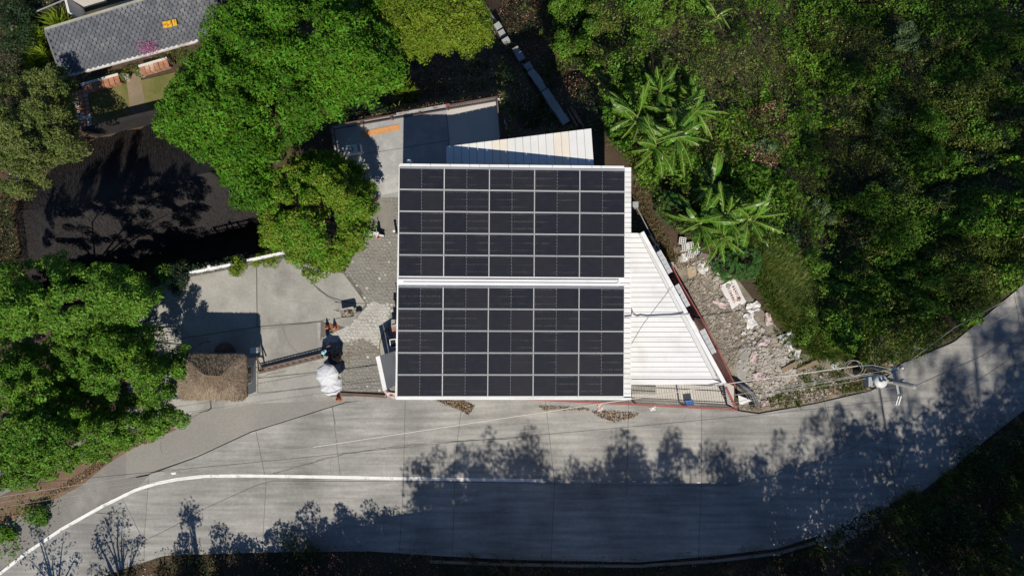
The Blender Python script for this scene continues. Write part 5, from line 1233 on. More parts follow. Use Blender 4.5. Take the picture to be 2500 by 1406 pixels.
# white fence rail along the hedge
for (x0, y0, x1, y1, lb) in ((467, 665, 562, 646, 'left length of white rail fence in the hedge'), (606, 635, 692, 616, 'right length of white rail fence by the round tree')):
    wf = thing('white_fence', P((x0 + x1) / 2, (y0 + y1) / 2, 0), lb, 'fence'); a, d = P(x0, y0, 1.3), P(x1, y1, 1.3)
    m = MB(); m.bar(a, d, .12, .08); m.build('top_rail', ROOFW, wf)
    m = MB(); m.bar(a - Vector((0, 0, .6)), d - Vector((0, 0, .6)), .06, .08); m.build('lower_rail', ROOFW, wf)
    for t in (0, .33, .66, 1):
        q_ = a.lerp(d, t); m = MB(); m.bar((q_.x, q_.y, -.1), (q_.x, q_.y, 1.4), .10); m.build('post', ROOFW, wf)
p = P(511, 650, 1.3); m = MB(); m.lathe((p.x, p.y, 0), [(.04, 0), (.04, 1.25), (.09, 1.3), (.10, 1.38), (.03, 1.46)], 10); single('garden_lamp', m, ROOFW, 'small white garden lamp behind the left white fence rail', 'lamp')

# stepped block wall on the slope
bw = thing('block_wall', PG(1300, 175, .3), 'stepped grey block wall running down the shaded slope behind the terrace', 'wall')
path = [(1216, 64), (1226, 82), (1236, 100), (1261, 123), (1270, 138), (1290, 162), (1301, 180), (1313, 196), (1323, 212), (1336, 230), (1346, 246), (1357, 262), (1367, 276), (1378, 292)]
for i, (x, y) in enumerate(path):
    p = PG(x, y, .7); ang = math.radians(-57 + R.uniform(-5, 5)); s = R.uniform(.85, 1.12)
    m = MB(); m.box((p.x, p.y, p.z - .6), (.52 * s, .50 * R.uniform(.85, 1.1), 2.6), ang); m.build('block', BLOCK, bw)
m = MB(); m.tube([PG(1186, 14, .4) + Vector((0, 0, .4)), PG(1197, 34, .4) + Vector((0, 0, .4)), PG(1214, 56, .4) + Vector((0, 0, .4))], .07, 8); single('grey_pipe', m, GREYW, 'grey pipe at the upper end of the stepped block wall', 'pipe')
for k, (x, y) in enumerate(((1392, 262), (1402, 272), (1385, 268))):
    a = PG(x, y, .2); d = PG(x + 24, y + 42, .2); m = MB(); m.bar((a.x, a.y, a.z + .3), (d.x, d.y, d.z + .3), .10, .06); single('dark_board', m, RUST, ['middle dark board leaning by the lower end of the block wall', 'right hand dark board by the lower end of the block wall', 'left hand dark board by the lower end of the block wall'][k], 'board', 'dark boards by the block wall')

# ------------------------------------------------------------------ trees
def blob_fill(poly, z0, z1, rr, spacing, edge=90, seed=0, gap=0.0, jit=.5, layers=1, clump=3.2):
    """blob centres whose tops form a dome above the outline given in photograph pixels"""
    r2 = random.Random(seed); px = [p[0] for p in poly]; py = [p[1] for p in poly]; out = []
    n = int((max(px) - min(px)) * (max(py) - min(py)) / (spacing * spacing) * 2.2) * 6; g2 = np.random.default_rng(seed + 100)
    X = g2.uniform(min(px), max(px), n); Y = g2.uniform(min(py), max(py), n); k = in_poly(X, Y, poly); X, Y = X[k], Y[k]
    D = dist_line(X, Y, poly, True); k = D >= rr * 40 * .55; X, Y, D = X[k], Y[k], D[k]
    NZ = vnoise(X, Y, 62, seed + 70) * .6 + vnoise(X, Y, 30, seed + 90) * .4; ax_, ay_ = np.empty(len(X)), np.empty(len(X)); m_ = 0
    for x, y, de, nz in zip(X, Y, D, NZ):
        if m_ and ((ax_[:m_] - x) ** 2 + (ay_[:m_] - y) ** 2).min() < spacing * spacing: continue
        ax_[m_], ay_[m_] = x, y; m_ += 1; t = min(de / edge, 1)
        z = z0 + (z1 - z0) * (1 - (1 - t) ** 2) + r2.uniform(-jit, jit) + (nz - .5) * clump
        if nz < gap and t > .25: continue
        p = P(x, y, z); out.append((p.x, p.y, p.z, rr * r2.uniform(.75, 1.25)))
        if layers > 1 and r2.random() < .8: out.append((p.x + r2.uniform(-.3, .3), p.y + r2.uniform(-.3, .3), p.z - rr * 1.5, rr * 1.1))
    return np.array(out)
def crown_leaves(blobs, per, size, squash=.8, up=.35):
    n = len(blobs); b2 = np.repeat(blobs, per, 0); d = rand_unit(len(b2)); d[:, 2] = np.where(d[:, 2] < -.5, -d[:, 2], d[:, 2])
    rad = b2[:, 3:4] * (rng.uniform(.25, 1.0, (len(b2), 1)) ** .5); pos = b2[:, :3] + d * rad * [1, 1, squash]
    nrm = unit(d) * .8 + rng.normal(size=d.shape) * .55 + [0, 0, up]
    axis = d + rng.normal(size=d.shape) * .7 + [0, 0, -.4]
    return pos, nrm, size * np.clip(rng.lognormal(-.08, .36, len(b2)), .4, 1.9), axis
def tree(name, label, blobs, per, size, m_leaf, trunk_at, r0=.22, aspect=.45, cat='tree', group=None, limbs=14, ground=None, bark=None):
    x, y = trunk_at; z = th1(x, y) if ground is None else ground
    t = thing(name, (x, y, z), label, cat, group)
    pos, nrm, sz, ax = crown_leaves(blobs, per, size); leaves('crown', pos, nrm, sz, m_leaf, t, aspect, ax)
    zc = float(np.median(blobs[:, 2])); fork = z + max(.4, (zc - z) * .42); m = MB()
    m.tube([(x, y, z - .2), (x + R.uniform(-.1, .1), y + R.uniform(-.1, .1), (z + fork) / 2), (x, y, fork)], [r0, r0 * .8, r0 * .68], 9); m.build('trunk', bark or BARK, t, True)
    m = MB(); sel = R.sample(range(len(blobs)), min(limbs, len(blobs)))
    for i in sel:
        b = blobs[i]; mid = Vector((x + (b[0] - x) * .5 + R.uniform(-.2, .2), y + (b[1] - y) * .5 + R.uniform(-.2, .2), fork + (b[2] - fork) * .62))
        m.tube([(x, y, fork - .15), mid, (b[0], b[1], b[2] + b[3] * .2)], [r0 * .42, r0 * .26, r0 * .08], 5)
    m.build('limbs', bark or BARK, t, True)
    return t
def cen(poly, z=0): 
    p = P(sum(a for a, _ in poly) / len(poly), sum(b for _, b in poly) / len(poly), z); return (p.x, p.y)
BIGT = [(505, 20), (560, -10), (640, -60), (900, -60), (925, 20), (960, 90), (985, 120), (992, 175), (925, 228), (862, 262), (796, 285), (752, 312), (700, 350), (680, 385), (652, 420), (648, 505), (600, 527), (552, 492), (522, 412), (455, 370), (405, 332), (362, 312), (385, 235), (432, 185), (475, 110)]
tree('broad_tree', 'large bright green tree covering the upper left middle', blob_fill(BIGT, 3.4, 7.6, .50, 19, 130, 1, .30, .4, 2, 4.2), 170, .15, L_BRIGHT, tuple(P(660, 230, 3)[:2]), .34, .5, limbs=24)
YT = [(905, -60), (1000, -70), (1150, -60), (1198, 30), (1197, 95), (1150, 118), (1100, 133), (1060, 132), (1000, 152), (972, 122), (942, 60)]
tree('yellow_green_tree', 'yellow green fine leaved tree at the top edge left of the block wall', blob_fill(YT, 2.6, 4.6, .42, 17, 70, 2, .2, .3, 2, 2.4), 210, .135, L_YEL, tuple(P(1070, 20, 1)[:2]), .25, .38, limbs=10, ground=-4)
OT = [(640, 432), (690, 402), (738, 368), (820, 374), (880, 405), (906, 450), (915, 520), (893, 560), (876, 602), (856, 642), (800, 668), (752, 682), (718, 652), (690, 612), (640, 604), (628, 540), (624, 480)]
tree('round_tree', 'round yellowish olive tree between the driveway and the solar roof', blob_fill(OT, 2.9, 6.2, .34, 14, 110, 3, .27, .3, 2, 3.2), 210, .115, L_OLIVE, tuple(P(775, 525, 2)[:2]), .24, .5, limbs=18)
LT1 = [(-60, 650), (60, 640), (120, 625), (165, 610), (185, 655), (250, 640), (330, 668), (376, 735), (340, 790), (250, 790), (160, 800), (60, 820), (-60, 830)]
LT2 = [(120, 800), (250, 780), (330, 770), (375, 800), (372, 865), (445, 858), (470, 880), (430, 925), (420, 985), (350, 1000), (240, 990), (150, 950), (110, 880)]
LT3 = [(-60, 830), (60, 820), (140, 880), (180, 960), (250, 990), (350, 1000), (420, 990), (452, 1008), (430, 1032), (398, 1062), (330, 1082), (260, 1112), (175, 1150), (100, 1172), (30, 1192), (-60, 1215)]
for poly, lb, sd3, c_ in ((LT1, 'upper of the three open leafy trees at the left edge', 4, (110, 730)), (LT2, 'leafy tree with showing limbs just left of the thatched guard hut', 5, (215, 880)), (LT3, 'lowest of the open leafy trees, above the road at the left', 6, (150, 1040))):
    tree('leafy_tree', lb, blob_fill(poly, *((4.0, 10.5) if sd3 == 4 else (2.6, 5.8)), .36, 18, 100, sd3, (.27 if sd3 == 4 else .31), .45, 2, 3.0), 210, .13, L_LEFT, tuple(P(c_[0], c_[1], 2)[:2]), .22 if sd3 != 4 else .15, .5, 'tree', 'open leafy trees at the left edge', limbs=16 if sd3 != 4 else 6)
# long upright shoots of the lower left trees
for k, (x, y, l) in enumerate(((366, 840, 'left of the two upright leafy shoots above the guard hut'), (452, 872, 'right of the two upright leafy shoots above the guard hut'), (455, 1020, 'small leafy sprig over the driveway below the hut'))):
    bl = []
    for t in range(6 if k < 2 else 2): p = P(x - (t * 4 if k == 1 else 0), y + (-26 + t * 13 if k < 2 else t * 8), 3.0 + t * .05); bl.append((p.x, p.y, p.z, .26))
    tree('leafy_shoot', l, np.array(bl), 130, .12, L_LEFT, (bl[0][0], bl[0][1]), .04, limbs=2)
GT = [(-60, 165), (20, 200), (90, 168), (140, 150), (172, 215), (185, 290), (205, 385), (120, 405), (100, 440), (55, 475), (-60, 460)]
tree('dusty_tree', 'dusty olive tree at the left edge beside the shingle roof', blob_fill(GT, 2.8, 5.4, .36, 17, 80, 8, .34, .4, 2, 3.2), 190, .12, L_GREY, tuple(P(50, 300, 2)[:2]), .24, limbs=18, bark=mat('pale_bark', (.36, .33, .29), (.26, .24, .21), big=3, fine=18, grain=.2, rough=.9))
def shrub(name, label, px, py, rad, h, m_leaf, size=.10, n=9, per=240, aspect=.5, group=None, cat='shrub', squash=1.0, z=None):
    p = PG(px, py, h * .6) if z is None else Vector((*P(px, py, z + h * .6)[:2], z)); bl = []; r_m = rad / 41.7
    for k in range(n):
        a = R.uniform(0, 6.28); d = r_m * math.sqrt(R.uniform(0, .7)); bl.append((p.x + d * math.cos(a), p.y + d * math.sin(a) * squash, p.z + h * R.uniform(.45, .85) * (1 - .35 * d / r_m), r_m * R.uniform(.32, .5)))
    t = thing(name, p, label, cat, group); bl = np.array(bl); pos, nrm, sz, ax = crown_leaves(bl, per, size); leaves('crown', pos, nrm, sz, m_leaf, t, aspect, ax)
    m = MB()
    for b in bl[:5]: m.tube([(p.x, p.y, p.z - .1), (b[0], b[1], b[2])], [.04, .015], 5)
    m.build('stems', BARK, t); return t
SH = [('bushy_shrub', 'bright shrub at the top edge nearest the block wall', 1390, 30, 62, 2.4, L_VINE, .14), ('bushy_shrub', 'rounded bright shrub on the right bank of the block wall', 1412, 96, 64, 2.2, L_VINE, .14),
      ('bushy_shrub', 'wide bright green shrub at the top edge above the banana plants', 1562, 55, 85, 2.6, L_VINE, .13), ('bushy_shrub', 'low shrub between the two bright shrubs at the top edge', 1480, 35, 55, 1.8, L_WEED, .12),
      ('pale_shrub', 'pale large leaved shrub alone in the dark upper right', 2225, 95, 52, 2.2, L_PALE, .20), ('bushy_shrub', 'dark bush in the upper right below the pale shrub', 2165, 290, 55, 2.2, L_DARK, .13),
      ('bushy_shrub', 'bush in the right margin of the dark slope', 2395, 220, 70, 2.4, L_WEED, .13), ('bushy_shrub', 'dark bush left of the dark slope centre', 2260, 315, 66, 2.6, L_VINE, .12),
      ('bushy_shrub', 'tall bush in the middle right above the vine mound', 2290, 410, 60, 2.4, L_VINE, .15), ('vine_mound', 'large vine covered mound above the road at the right', 2215, 560, 95, 3.0, L_VINE, .12),
      ('vine_mound', 'left shoulder of the vine mounds at the right', 2140, 500, 62, 2.6, L_VINE, .12), ('bushy_shrub', 'bush between the rubble bank and the vine mound', 2010, 520, 38, 1.5, L_PALE, .14),
      ('bushy_shrub', 'small shrub right of the banana plants near the slope path', 1870, 370, 36, 1.4, L_PALE, .13), ('bushy_shrub', 'green bush over the road edge at the far right', 2290, 690, 60, 1.6, L_VINE, .11),
      ('bushy_shrub', 'green bush on the bank above the two long planks', 2000, 800, 55, 1.3, L_VINE, .11), ('bushy_shrub', 'green bush on the bank left of the pole', 2090, 790, 50, 1.4, L_VINE, .11),
      ('bushy_shrub', 'dark shrub above the left corner of the shingle roof', 20, 60, 70, 2.0, L_DARK, .13), ('hedge_shrub', 'yellowish hedge bush at the end of the left white rail', 582, 648, 30, 1.3, L_YEL, .09),
      ('hedge_shrub', 'hedge shrub over the left end of the left white rail', 440, 678, 40, 1.4, L_DARK, .10), ('hedge_shrub', 'hedge bush at the forecourt edge left of the white rail', 380, 695, 45, 1.6, L_LEFT, .10),
      ('hedge_shrub', 'low hedge plants below the right white rail', 650, 640, 34, .8, L_YEL, .08), ('bushy_shrub', 'dark shrub under the big tree by the terrace corner', 900, 265, 45, 1.6, L_DARK, .12),
      ('bushy_shrub', 'olive shrub between the big tree and the terrace railing', 905, 200, 40, 1.8, L_OLIVE, .10), ('bushy_shrub', 'low leafy sprig on the road at the left edge', 95, 1255, 34, .8, L_LEFT, .11),
      ('bushy_shrub', 'low leafy sprig at the left edge over the asphalt', 10, 1300, 30, .8, L_LEFT, .11), ('bushy_shrub', 'dark bush in the lower right corner', 2420, 1130, 90, 2.0, L_DARK, .12),
      ('bushy_shrub', 'dark bush at the right edge below the road', 2330, 1280, 80, 2.2, L_DARK, .12), ('bushy_shrub', 'sparse dark shrub at the bottom edge left of centre', 735, 1352, 60, .9, L_DARK, .10)]
for (nm, lb, x, y, rd, hh, mm, sz) in SH: shrub(nm, lb, x, y, rd, hh, mm, sz, n=12 if rd > 60 else 8, per=300 if rd > 60 else 220)
for (x, y, rd, lb) in ((92, 1248, 46, 'uppermost sparse leafy sprig over the asphalt at the left edge'), (18, 1290, 42, 'middle sparse leafy sprig at the left edge'), (20, 1338, 34, 'lowest sparse leafy sprig at the left edge')):
    shrub('leafy_sprig', lb, x, y, rd * 1.25, .35, L_LEFT, .125, n=16, per=11, cat='sprig')
# grassy fountain plants at the upper left
for i, (x, y, lb) in enumerate(((75, 95, 'upper left of the long bladed plants beside the shingle roof'), (135, 55, 'long bladed plant at the upper corner of the shingle roof'), (95, 140, 'lower of the long bladed plants beside the shingle roof'), (985, 232, 'bladed plant in shade behind the terrace railing'))):
    p = PG(x, y, .8); t = thing('bladed_plant', p, lb, 'plant'); bs = [(p.x + R.gauss(0, .28), p.y + R.gauss(0, .28), p.z + R.uniform(0, .4)) for _ in range(9)]
    blades('blades', bs, 26, 1.15, L_YEL, t, .75, .028, .8)
# cassava-like plants with fingered leaves
def fingered(label, px, py, rad, n, h):
    p = PG(px, py, h * .7); t = thing('fingered_shrub', p, label, 'shrub'); P0 = []; A0 = []; N0 = []; S0 = []; r_m = rad / 41.7; m = MB()
    for k in range(n):
        a = R.uniform(0, 6.28); d = r_m * math.sqrt(R.random()); c_ = np.array([p.x + d * math.cos(a), p.y + d * math.sin(a), p.z + h * (1 - .5 * (d / r_m) ** 2) * R.uniform(.75, 1.05)])
        if k % 6 == 0: m.tube([(p.x, p.y, p.z), tuple(c_)], [.03, .01], 4)
        for f in range(7):
            b = a + (f - 3) * .55; P0.append(c_ + np.array([math.cos(b), math.sin(b), -.12]) * .11); A0.append([math.cos(b), math.sin(b), -.2]); N0.append([R.gauss(0, .15), R.gauss(0, .15), 1]); S0.append(R.uniform(.2, .27))
    leaves('foliage', np.array(P0), np.array(N0), np.array(S0), L_FERN, t, .22, np.array(A0)); m.build('stems', BARK, t)
fingered('fingered leaf shrub left of the lower banana plants', 1640, 508, 36, 80, 1.4)
fingered('fingered leaf shrub right below the lower banana plants', 1818, 640, 42, 100, 1.2)
fingered('fingered leaf shrub at the foot of the lower banana plants', 1775, 655, 30, 50, 1.0)

# ------------------------------------------------------------------ banana plants
def banana_leaf(base, az, elev, ln, wd, droop, torn, parent):
    """blade in segments either side of a midrib, torn into strips"""
    twist = R.uniform(-.35, .35); S = 15; pts = []; p = Vector(base); e = elev
    for s in range(S + 1):
        pts.append(p.copy()); d = Vector((math.cos(az) * math.cos(e), math.sin(az) * math.cos(e), math.sin(e))); p = p + d * ln / S; e -= droop / S; az += twist / S
    side = Vector((-math.sin(az), math.cos(az), 0)); m = MB(); fold = R.uniform(.25, 1.05)
    start = 2
    for sgn in (-1, 1):
        for s in range(start, S):
            f0 = (s - start) / (S - start); f1 = (s + 1 - start) / (S - start)
            w0 = wd * (math.sin(math.pi * min(1, .10 + f0 * .92)) ** .55) ; w1 = wd * (math.sin(math.pi * min(1, .10 + f1 * .92)) ** .55)
            if s == S - 1: w1 *= .35
            g_ = torn * R.uniform(.0, .45); a, b = pts[s], pts[s + 1]; t_ = (b - a).normalized(); upv = side.cross(t_); upv = upv if upv.z > 0 else -upv
            o0 = side * sgn * w0 * math.cos(fold) - upv * w0 * math.sin(fold) * R.uniform(.5, 1.1); o1 = side * sgn * w1 * math.cos(fold) - upv * w1 * math.sin(fold) * R.uniform(.5, 1.1)
            aa = a + (b - a) * g_ * .5; fwd = t_ * ln * .05
            m.add([a, b, b + o1 + fwd * (1 - g_), a + (b - a) * g_ + o0 + fwd], [(0, 1, 2, 3)])
    o = m.build('leaf', L_BANANA, parent)
    m = MB(); m.tube(pts, [.020] + [.016] * (S - 1) + [.005], 5); m.build('midrib', L_RIB, o); return o
def banana(px, py, h, n, ln, label):
    p = PG(px, py, h); t = thing('banana_plant', p, label, 'banana plant', 'banana plants on the bank')
    top = Vector((p.x, p.y, p.z + h)); m = MB(); m.tube([(p.x, p.y, p.z - .2), (p.x + .03, p.y, p.z + h * .5), top], [.14, .11, .06], 9); m.build('stem', L_RIB, t, True)
    for k in range(n + 6):
        az = 6.28319 * (k * .382 + R.uniform(-.1, .1)); el = R.choice([1.3, 1.1, .9, .7, .5, .3, 0, -.3]) + R.uniform(-.12, .12)
        banana_leaf(top - Vector((R.uniform(-.2, .2), R.uniform(-.2, .2), R.uniform(0, .5))), az, el, ln * R.uniform(.55, 1.22), ln * R.uniform(.085, .155), R.uniform(.5, 1.5), R.choice([.3, .9, 1.4, 1.8]), t)
for (x, y, h, n, ln, lb) in ((1555, 290, 2.2, 12, 1.95, 'leftmost banana plant of the upper clump'), (1612, 222, 1.9, 11, 1.8, 'topmost banana plant of the upper clump'), (1700, 270, 2.1, 13, 2.0, 'rightmost banana plant of the upper clump'),
                              (1600, 352, 2.2, 13, 1.9, 'lower left banana plant of the upper clump'), (1655, 330, 2.5, 13, 2.0, 'lower right banana plant of the upper clump'), (1650, 272, 2.4, 11, 1.8, 'middle banana plant of the upper clump'),
                              (1745, 455, 2.0, 11, 1.9, 'topmost banana plant of the lower clump'), (1712, 545, 2.1, 12, 1.9, 'leftmost banana plant of the lower clump'), (1832, 535, 2.1, 12, 2.1, 'rightmost banana plant of the lower clump'),
                              (1770, 520, 2.4, 12, 1.9, 'middle banana plant of the lower clump'), (1768, 580, 2.0, 10, 1.8, 'lowest banana plant of the lower clump')):
    banana(x, y, h, n, ln, lb)
banana(1755, 37, 1.6, 4, 1.2, 'small banana plant with yellowish leaves near the top edge')

# ------------------------------------------------------------------ ground cover
NE = [(1318, -120), (2600, -120), (2560, 652), (2420, 752), (2335, 822), (2210, 874), (2120, 890), (2040, 850), (2000, 770), (1975, 650), (1905, 600), (1850, 600), (1765, 606), (1640, 560), (1562, 440), (1478, 320), (1452, 200), (1345, 120)]
def cover(name, poly, n, hmax, size, m, label, scale=1.5, seed=0, thr=None, thr_scale=2.0, hmin=.05, aspect=.6, skip=.0, flat=.5, zoff=.0):
    px = [p[0] for p in poly]; py = [p[1] for p in poly]; x = rng.uniform(min(px), max(px), n); y = rng.uniform(min(py), max(py), n)
    k = in_poly(x, y, poly); x, y = x[k], y[k]
    wx, wy, wz = PGn(x, y, hmax * .4); wz = wz + zoff
    def hf(a, b): return hmax * np.clip(vnoise(a, b, scale, seed) * .65 + vnoise(a, b, scale * .45, seed + 9) * .35 - .18, 0, 1) / .7 + hmin
    if thr is not None:
        mk = vnoise(wx, wy, thr_scale, seed + 31) * .6 + vnoise(wx, wy, thr_scale * .35, seed + 5) * .4; lo, hi = thr; sel = (mk >= lo) & (mk < hi); wx, wy, wz = wx[sel], wy[sel], wz[sel]
    h = hf(wx, wy); e = .12; gx_ = (hf(wx + e, wy) - h) / e; gy_ = (hf(wx, wy + e) - h) / e
    nrm = np.stack([-gx_, -gy_, np.ones(len(h))], 1); nrm = unit(nrm) * 1.0 + rng.normal(size=nrm.shape) * flat
    pos = np.stack([wx, wy, wz + h * (1 - rng.uniform(0, 1, len(h)) ** 2.2 * .65) + rng.uniform(-.06, .06, len(h))], 1)
    o = leaves(name, pos, nrm, size * rng.uniform(.6, 1.3, len(h)), m, None, aspect); tag(o, label, 'ground cover', kind='stuff'); return o
def mound(x, y, s, seed):
    """domes scattered on a jittered grid: height 0..1 and the dome's own random number"""
    x = np.asarray(x) / s; y = np.asarray(y) / s; xi = np.floor(x).astype(np.int64); yi = np.floor(y).astype(np.int64); best = np.zeros(x.shape); idn = np.zeros(x.shape)
    def hh(a, b, k):
        v = (a * 374761393 + b * 668265263 + (seed * 7 + k) * 974711) & 0xffffffff; v = ((v ^ (v >> 13)) * 1274126177) & 0xffffffff; return ((v ^ (v >> 16)) & 0xffff) / 65535.0
    for dx in (-1, 0, 1):
        for dy in (-1, 0, 1):
            a, b = xi + dx, yi + dy; cx, cy = a + hh(a, b, 1), b + hh(a, b, 2); r = .45 + .5 * hh(a, b, 3); d2 = ((x - cx) ** 2 + (y - cy) ** 2) / r ** 2
            h = np.sqrt(np.clip(1 - d2, 0, 1)) * (.35 + .65 * hh(a, b, 4)); k = h > best; best = np.where(k, h, best); idn = np.where(k, hh(a, b, 5), idn)
    return best, idn
def mound_cover(poly, n, hmax, s, seed, kinds, dens=None):
    px = [p[0] for p in poly]; py = [p[1] for p in poly]; x = rng.uniform(min(px), max(px), n); y = rng.uniform(min(py), max(py), n); k = in_poly(x, y, poly); x, y = x[k], y[k]
    wx, wy, wz = PGn(x, y, hmax * .4)
    def hf(a, b):
        wa = a + (vnoise(a, b, .9, seed + 20) - .5) * 1.5 + (vnoise(a, b, .35, seed + 22) - .5) * .5; wb = b + (vnoise(a, b, .9, seed + 21) - .5) * 1.5 + (vnoise(a, b, .35, seed + 23) - .5) * .5
        h1, i1 = mound(wa, wb, s, seed); h2, _ = mound(wa, wb, s * .4, seed + 3); big = vnoise(a, b, 4.5, seed + 8); i1 = np.clip(i1 * .6 + vnoise(a, b, 1.1, seed + 30) * .4, 0, 1)
        return hmax * (h1 * .62 * (.35 + 1.1 * big) + h2 * .30 + .12 * vnoise(a, b, .3, seed + 25)), i1, h1
    h, idn, h1 = hf(wx, wy); e = .1; gx_ = (hf(wx + e, wy)[0] - h) / e; gy_ = (hf(wx, wy + e)[0] - h) / e
    keep = rng.uniform(0, 1, len(h)) < np.clip((h1 - .04) * 4, .12, 1)
    nrm = unit(np.stack([-gx_, -gy_, np.ones(len(h))], 1)) + rng.normal(size=(len(h), 3)) * .5
    pos = np.stack([wx, wy, wz + h * (1 - rng.uniform(0, 1, len(h)) ** 2.5 * .6) + rng.uniform(-.06, .12, len(h))], 1)
    for lo, hi, nm, m, size, asp, label in kinds:
        q = keep & (idn >= lo) & (idn < hi); o = leaves(nm, pos[q], nrm[q], size * np.clip(rng.lognormal(-.1, .42, q.sum()), .4, 2.4), m, None, asp); tag(o, label, 'ground cover', kind='stuff')
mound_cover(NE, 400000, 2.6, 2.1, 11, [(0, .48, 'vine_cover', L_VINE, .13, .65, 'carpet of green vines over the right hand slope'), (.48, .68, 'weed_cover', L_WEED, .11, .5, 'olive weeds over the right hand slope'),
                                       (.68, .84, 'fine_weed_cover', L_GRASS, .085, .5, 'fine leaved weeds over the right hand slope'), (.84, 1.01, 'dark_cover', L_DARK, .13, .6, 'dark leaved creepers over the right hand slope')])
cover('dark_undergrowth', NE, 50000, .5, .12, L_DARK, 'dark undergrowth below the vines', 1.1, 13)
def grass(name, poly, n, per, ln, m, label, seed, thr=None, sp=.8, wd=.014):
    px = [p[0] for p in poly]; py = [p[1] for p in poly]; x = rng.uniform(min(px), max(px), n); y = rng.uniform(min(py), max(py), n); k = in_poly(x, y, poly); x, y = x[k], y[k]
    wx, wy, wz = PGn(x, y, .2)
    if thr is not None: s = vnoise(wx, wy, 1.8, seed) > thr; wx, wy, wz = wx[s], wy[s], wz[s]
    o = blades(name, np.stack([wx, wy, wz], 1), per, ln, m, None, sp, wd); return tag(o, label, 'grass', kind='stuff')
grass('long_grass', [(1480, 330), (1560, 440), (1640, 560), (1765, 606), (1850, 700), (1960, 850), (2110, 880), (2210, 862), (2335, 800), (2520, 650), (2520, 480), (2380, 560), (2200, 700), (2050, 700), (2000, 560), (1900, 420), (1800, 330), (1700, 180), (1480, 180)], 2200, 36, .95, L_GRASS, 'long yellowish grass between the shrubs on the right bank', 21, .42)
grass('bank_grass', [(1838, 640), (1900, 596), (1985, 640), (2010, 770), (2050, 860), (1990, 870), (1930, 800), (1885, 745)], 1500, 40, .8, L_GRASS, 'dense tufted yellowish grass on the bank above the rubble', 41)
grass('dry_grass', [(1840, 680), (1960, 700), (2050, 860), (2110, 885), (2200, 880), (2120, 950), (1990, 982), (1860, 1005), (1900, 960), (1960, 920), (1890, 800)], 700, 22, .42, L_GRASS, 'short grass tufts on the rubble edge', 22, .45)
grass('dry_grass', [(1540, 430), (1570, 470), (1640, 600), (1660, 640), (1630, 640), (1560, 520)], 240, 26, .40, L_DRY, 'dry brown grass strip beside the east wall of the house', 23)
NS_ = [(800, 190), (1000, 130), (1195, 120), (1235, -40), (1330, -40), (1350, 120), (1450, 210), (1476, 320), (1246, 340), (1215, 232), (805, 300)]
cover('slope_litter', NS_, 26000, .10, .11, L_LITTER, 'dead leaves over the shaded slope behind the terrace', 1.0, 14, hmin=.02, flat=.9)
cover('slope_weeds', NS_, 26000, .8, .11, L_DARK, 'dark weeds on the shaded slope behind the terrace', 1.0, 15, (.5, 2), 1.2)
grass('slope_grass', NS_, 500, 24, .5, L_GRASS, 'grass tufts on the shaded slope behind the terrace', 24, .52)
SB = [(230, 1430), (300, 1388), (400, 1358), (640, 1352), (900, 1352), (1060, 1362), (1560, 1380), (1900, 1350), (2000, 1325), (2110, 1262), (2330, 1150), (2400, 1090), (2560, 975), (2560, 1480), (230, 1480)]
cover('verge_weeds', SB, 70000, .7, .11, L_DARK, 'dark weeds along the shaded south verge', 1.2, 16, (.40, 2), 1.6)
cover('verge_litter', SB, 26000, .06, .10, L_LITTER, 'dead leaves along the shaded south verge', 1.0, 17, hmin=.02, flat=.9)
grass('verge_grass', SB, 1700, 24, .7, L_DRY, 'tall dry grass along the shaded south verge', 25, .45)
grass('verge_grass', [(1900, 1360), (2110, 1270), (2400, 1100), (2560, 980), (2560, 1480), (1900, 1480)], 900, 24, .8, L_GRASS, 'green grass on the lower right bank', 26, .4)
cover('roadside_litter', [(-30, 1290), (60, 1240), (160, 1180), (235, 1130), (262, 1092), (330, 1075), (400, 1045), (370, 1080), (300, 1100), (250, 1142), (175, 1190), (60, 1245), (-30, 1295)], 26000, .05, .085, L_LITTER, 'brown dead leaves along the foot of the left trees', 1, 18, hmin=.03, flat=.8, zoff=.11)
cover('roadside_litter', [(1310, 990), (1330, 1000), (1480, 1002), (1560, 1008), (1545, 1020), (1500, 1030), (1455, 1015), (1435, 995)], 3800, .06, .08, L_LITTER, 'brown leaf heap outside the bar fence', 1, 19, hmin=.03, flat=.8, zoff=.08)
cover('roadside_litter', [(1060, 975), (1130, 975), (1160, 990), (1145, 1012), (1120, 1000)], 2200, .05, .08, L_LITTER, 'brown leaf heap below the south edge of the solar roof', 1, 20, hmin=.03, flat=.8, zoff=.08)
cover('bank_litter', [(1800, 995), (1850, 1004), (1990, 980), (2125, 950), (2200, 882), (2180, 865), (2060, 890), (1990, 940), (1880, 975)], 9000, .08, .085, L_LITTER, 'brown leaf litter along the road edge near the pole', 1, 27, hmin=.03, flat=.8, zoff=.08)
cover('bank_litter', [(1545, 560), (1600, 560), (1700, 640), (1660, 660), (1630, 640), (1560, 470)], 4000, .06, .085, L_LITTER, 'brown leaf litter along the east wall of the house', 1, 28, hmin=.03, flat=.8)
cover('verge_dirt', [(230, 1400), (400, 1340), (640, 1332), (900, 1328), (1060, 1340), (1250, 1352), (1560, 1352), (1750, 1338), (1900, 1318), (1990, 1290), (2110, 1230), (2330, 1118), (2330, 1150), (2110, 1270), (1990, 1330), (1560, 1390), (1060, 1375), (400, 1372), (240, 1420)], 42000, .08, .08, L_LITTER, 'dirt and dead leaves creeping onto the south edge of the road', 1, 61, (.50, 2), 1.0, hmin=.02, flat=.8, zoff=.08)
cover('dry_patch', [(1780, 280), (1900, 250), (1930, 330), (1880, 420), (1800, 390)], 5200, .5, .12, L_LITTER, 'dry brown leaf patch right of the upper banana clump', 1, 62, hmin=.9, flat=.9)
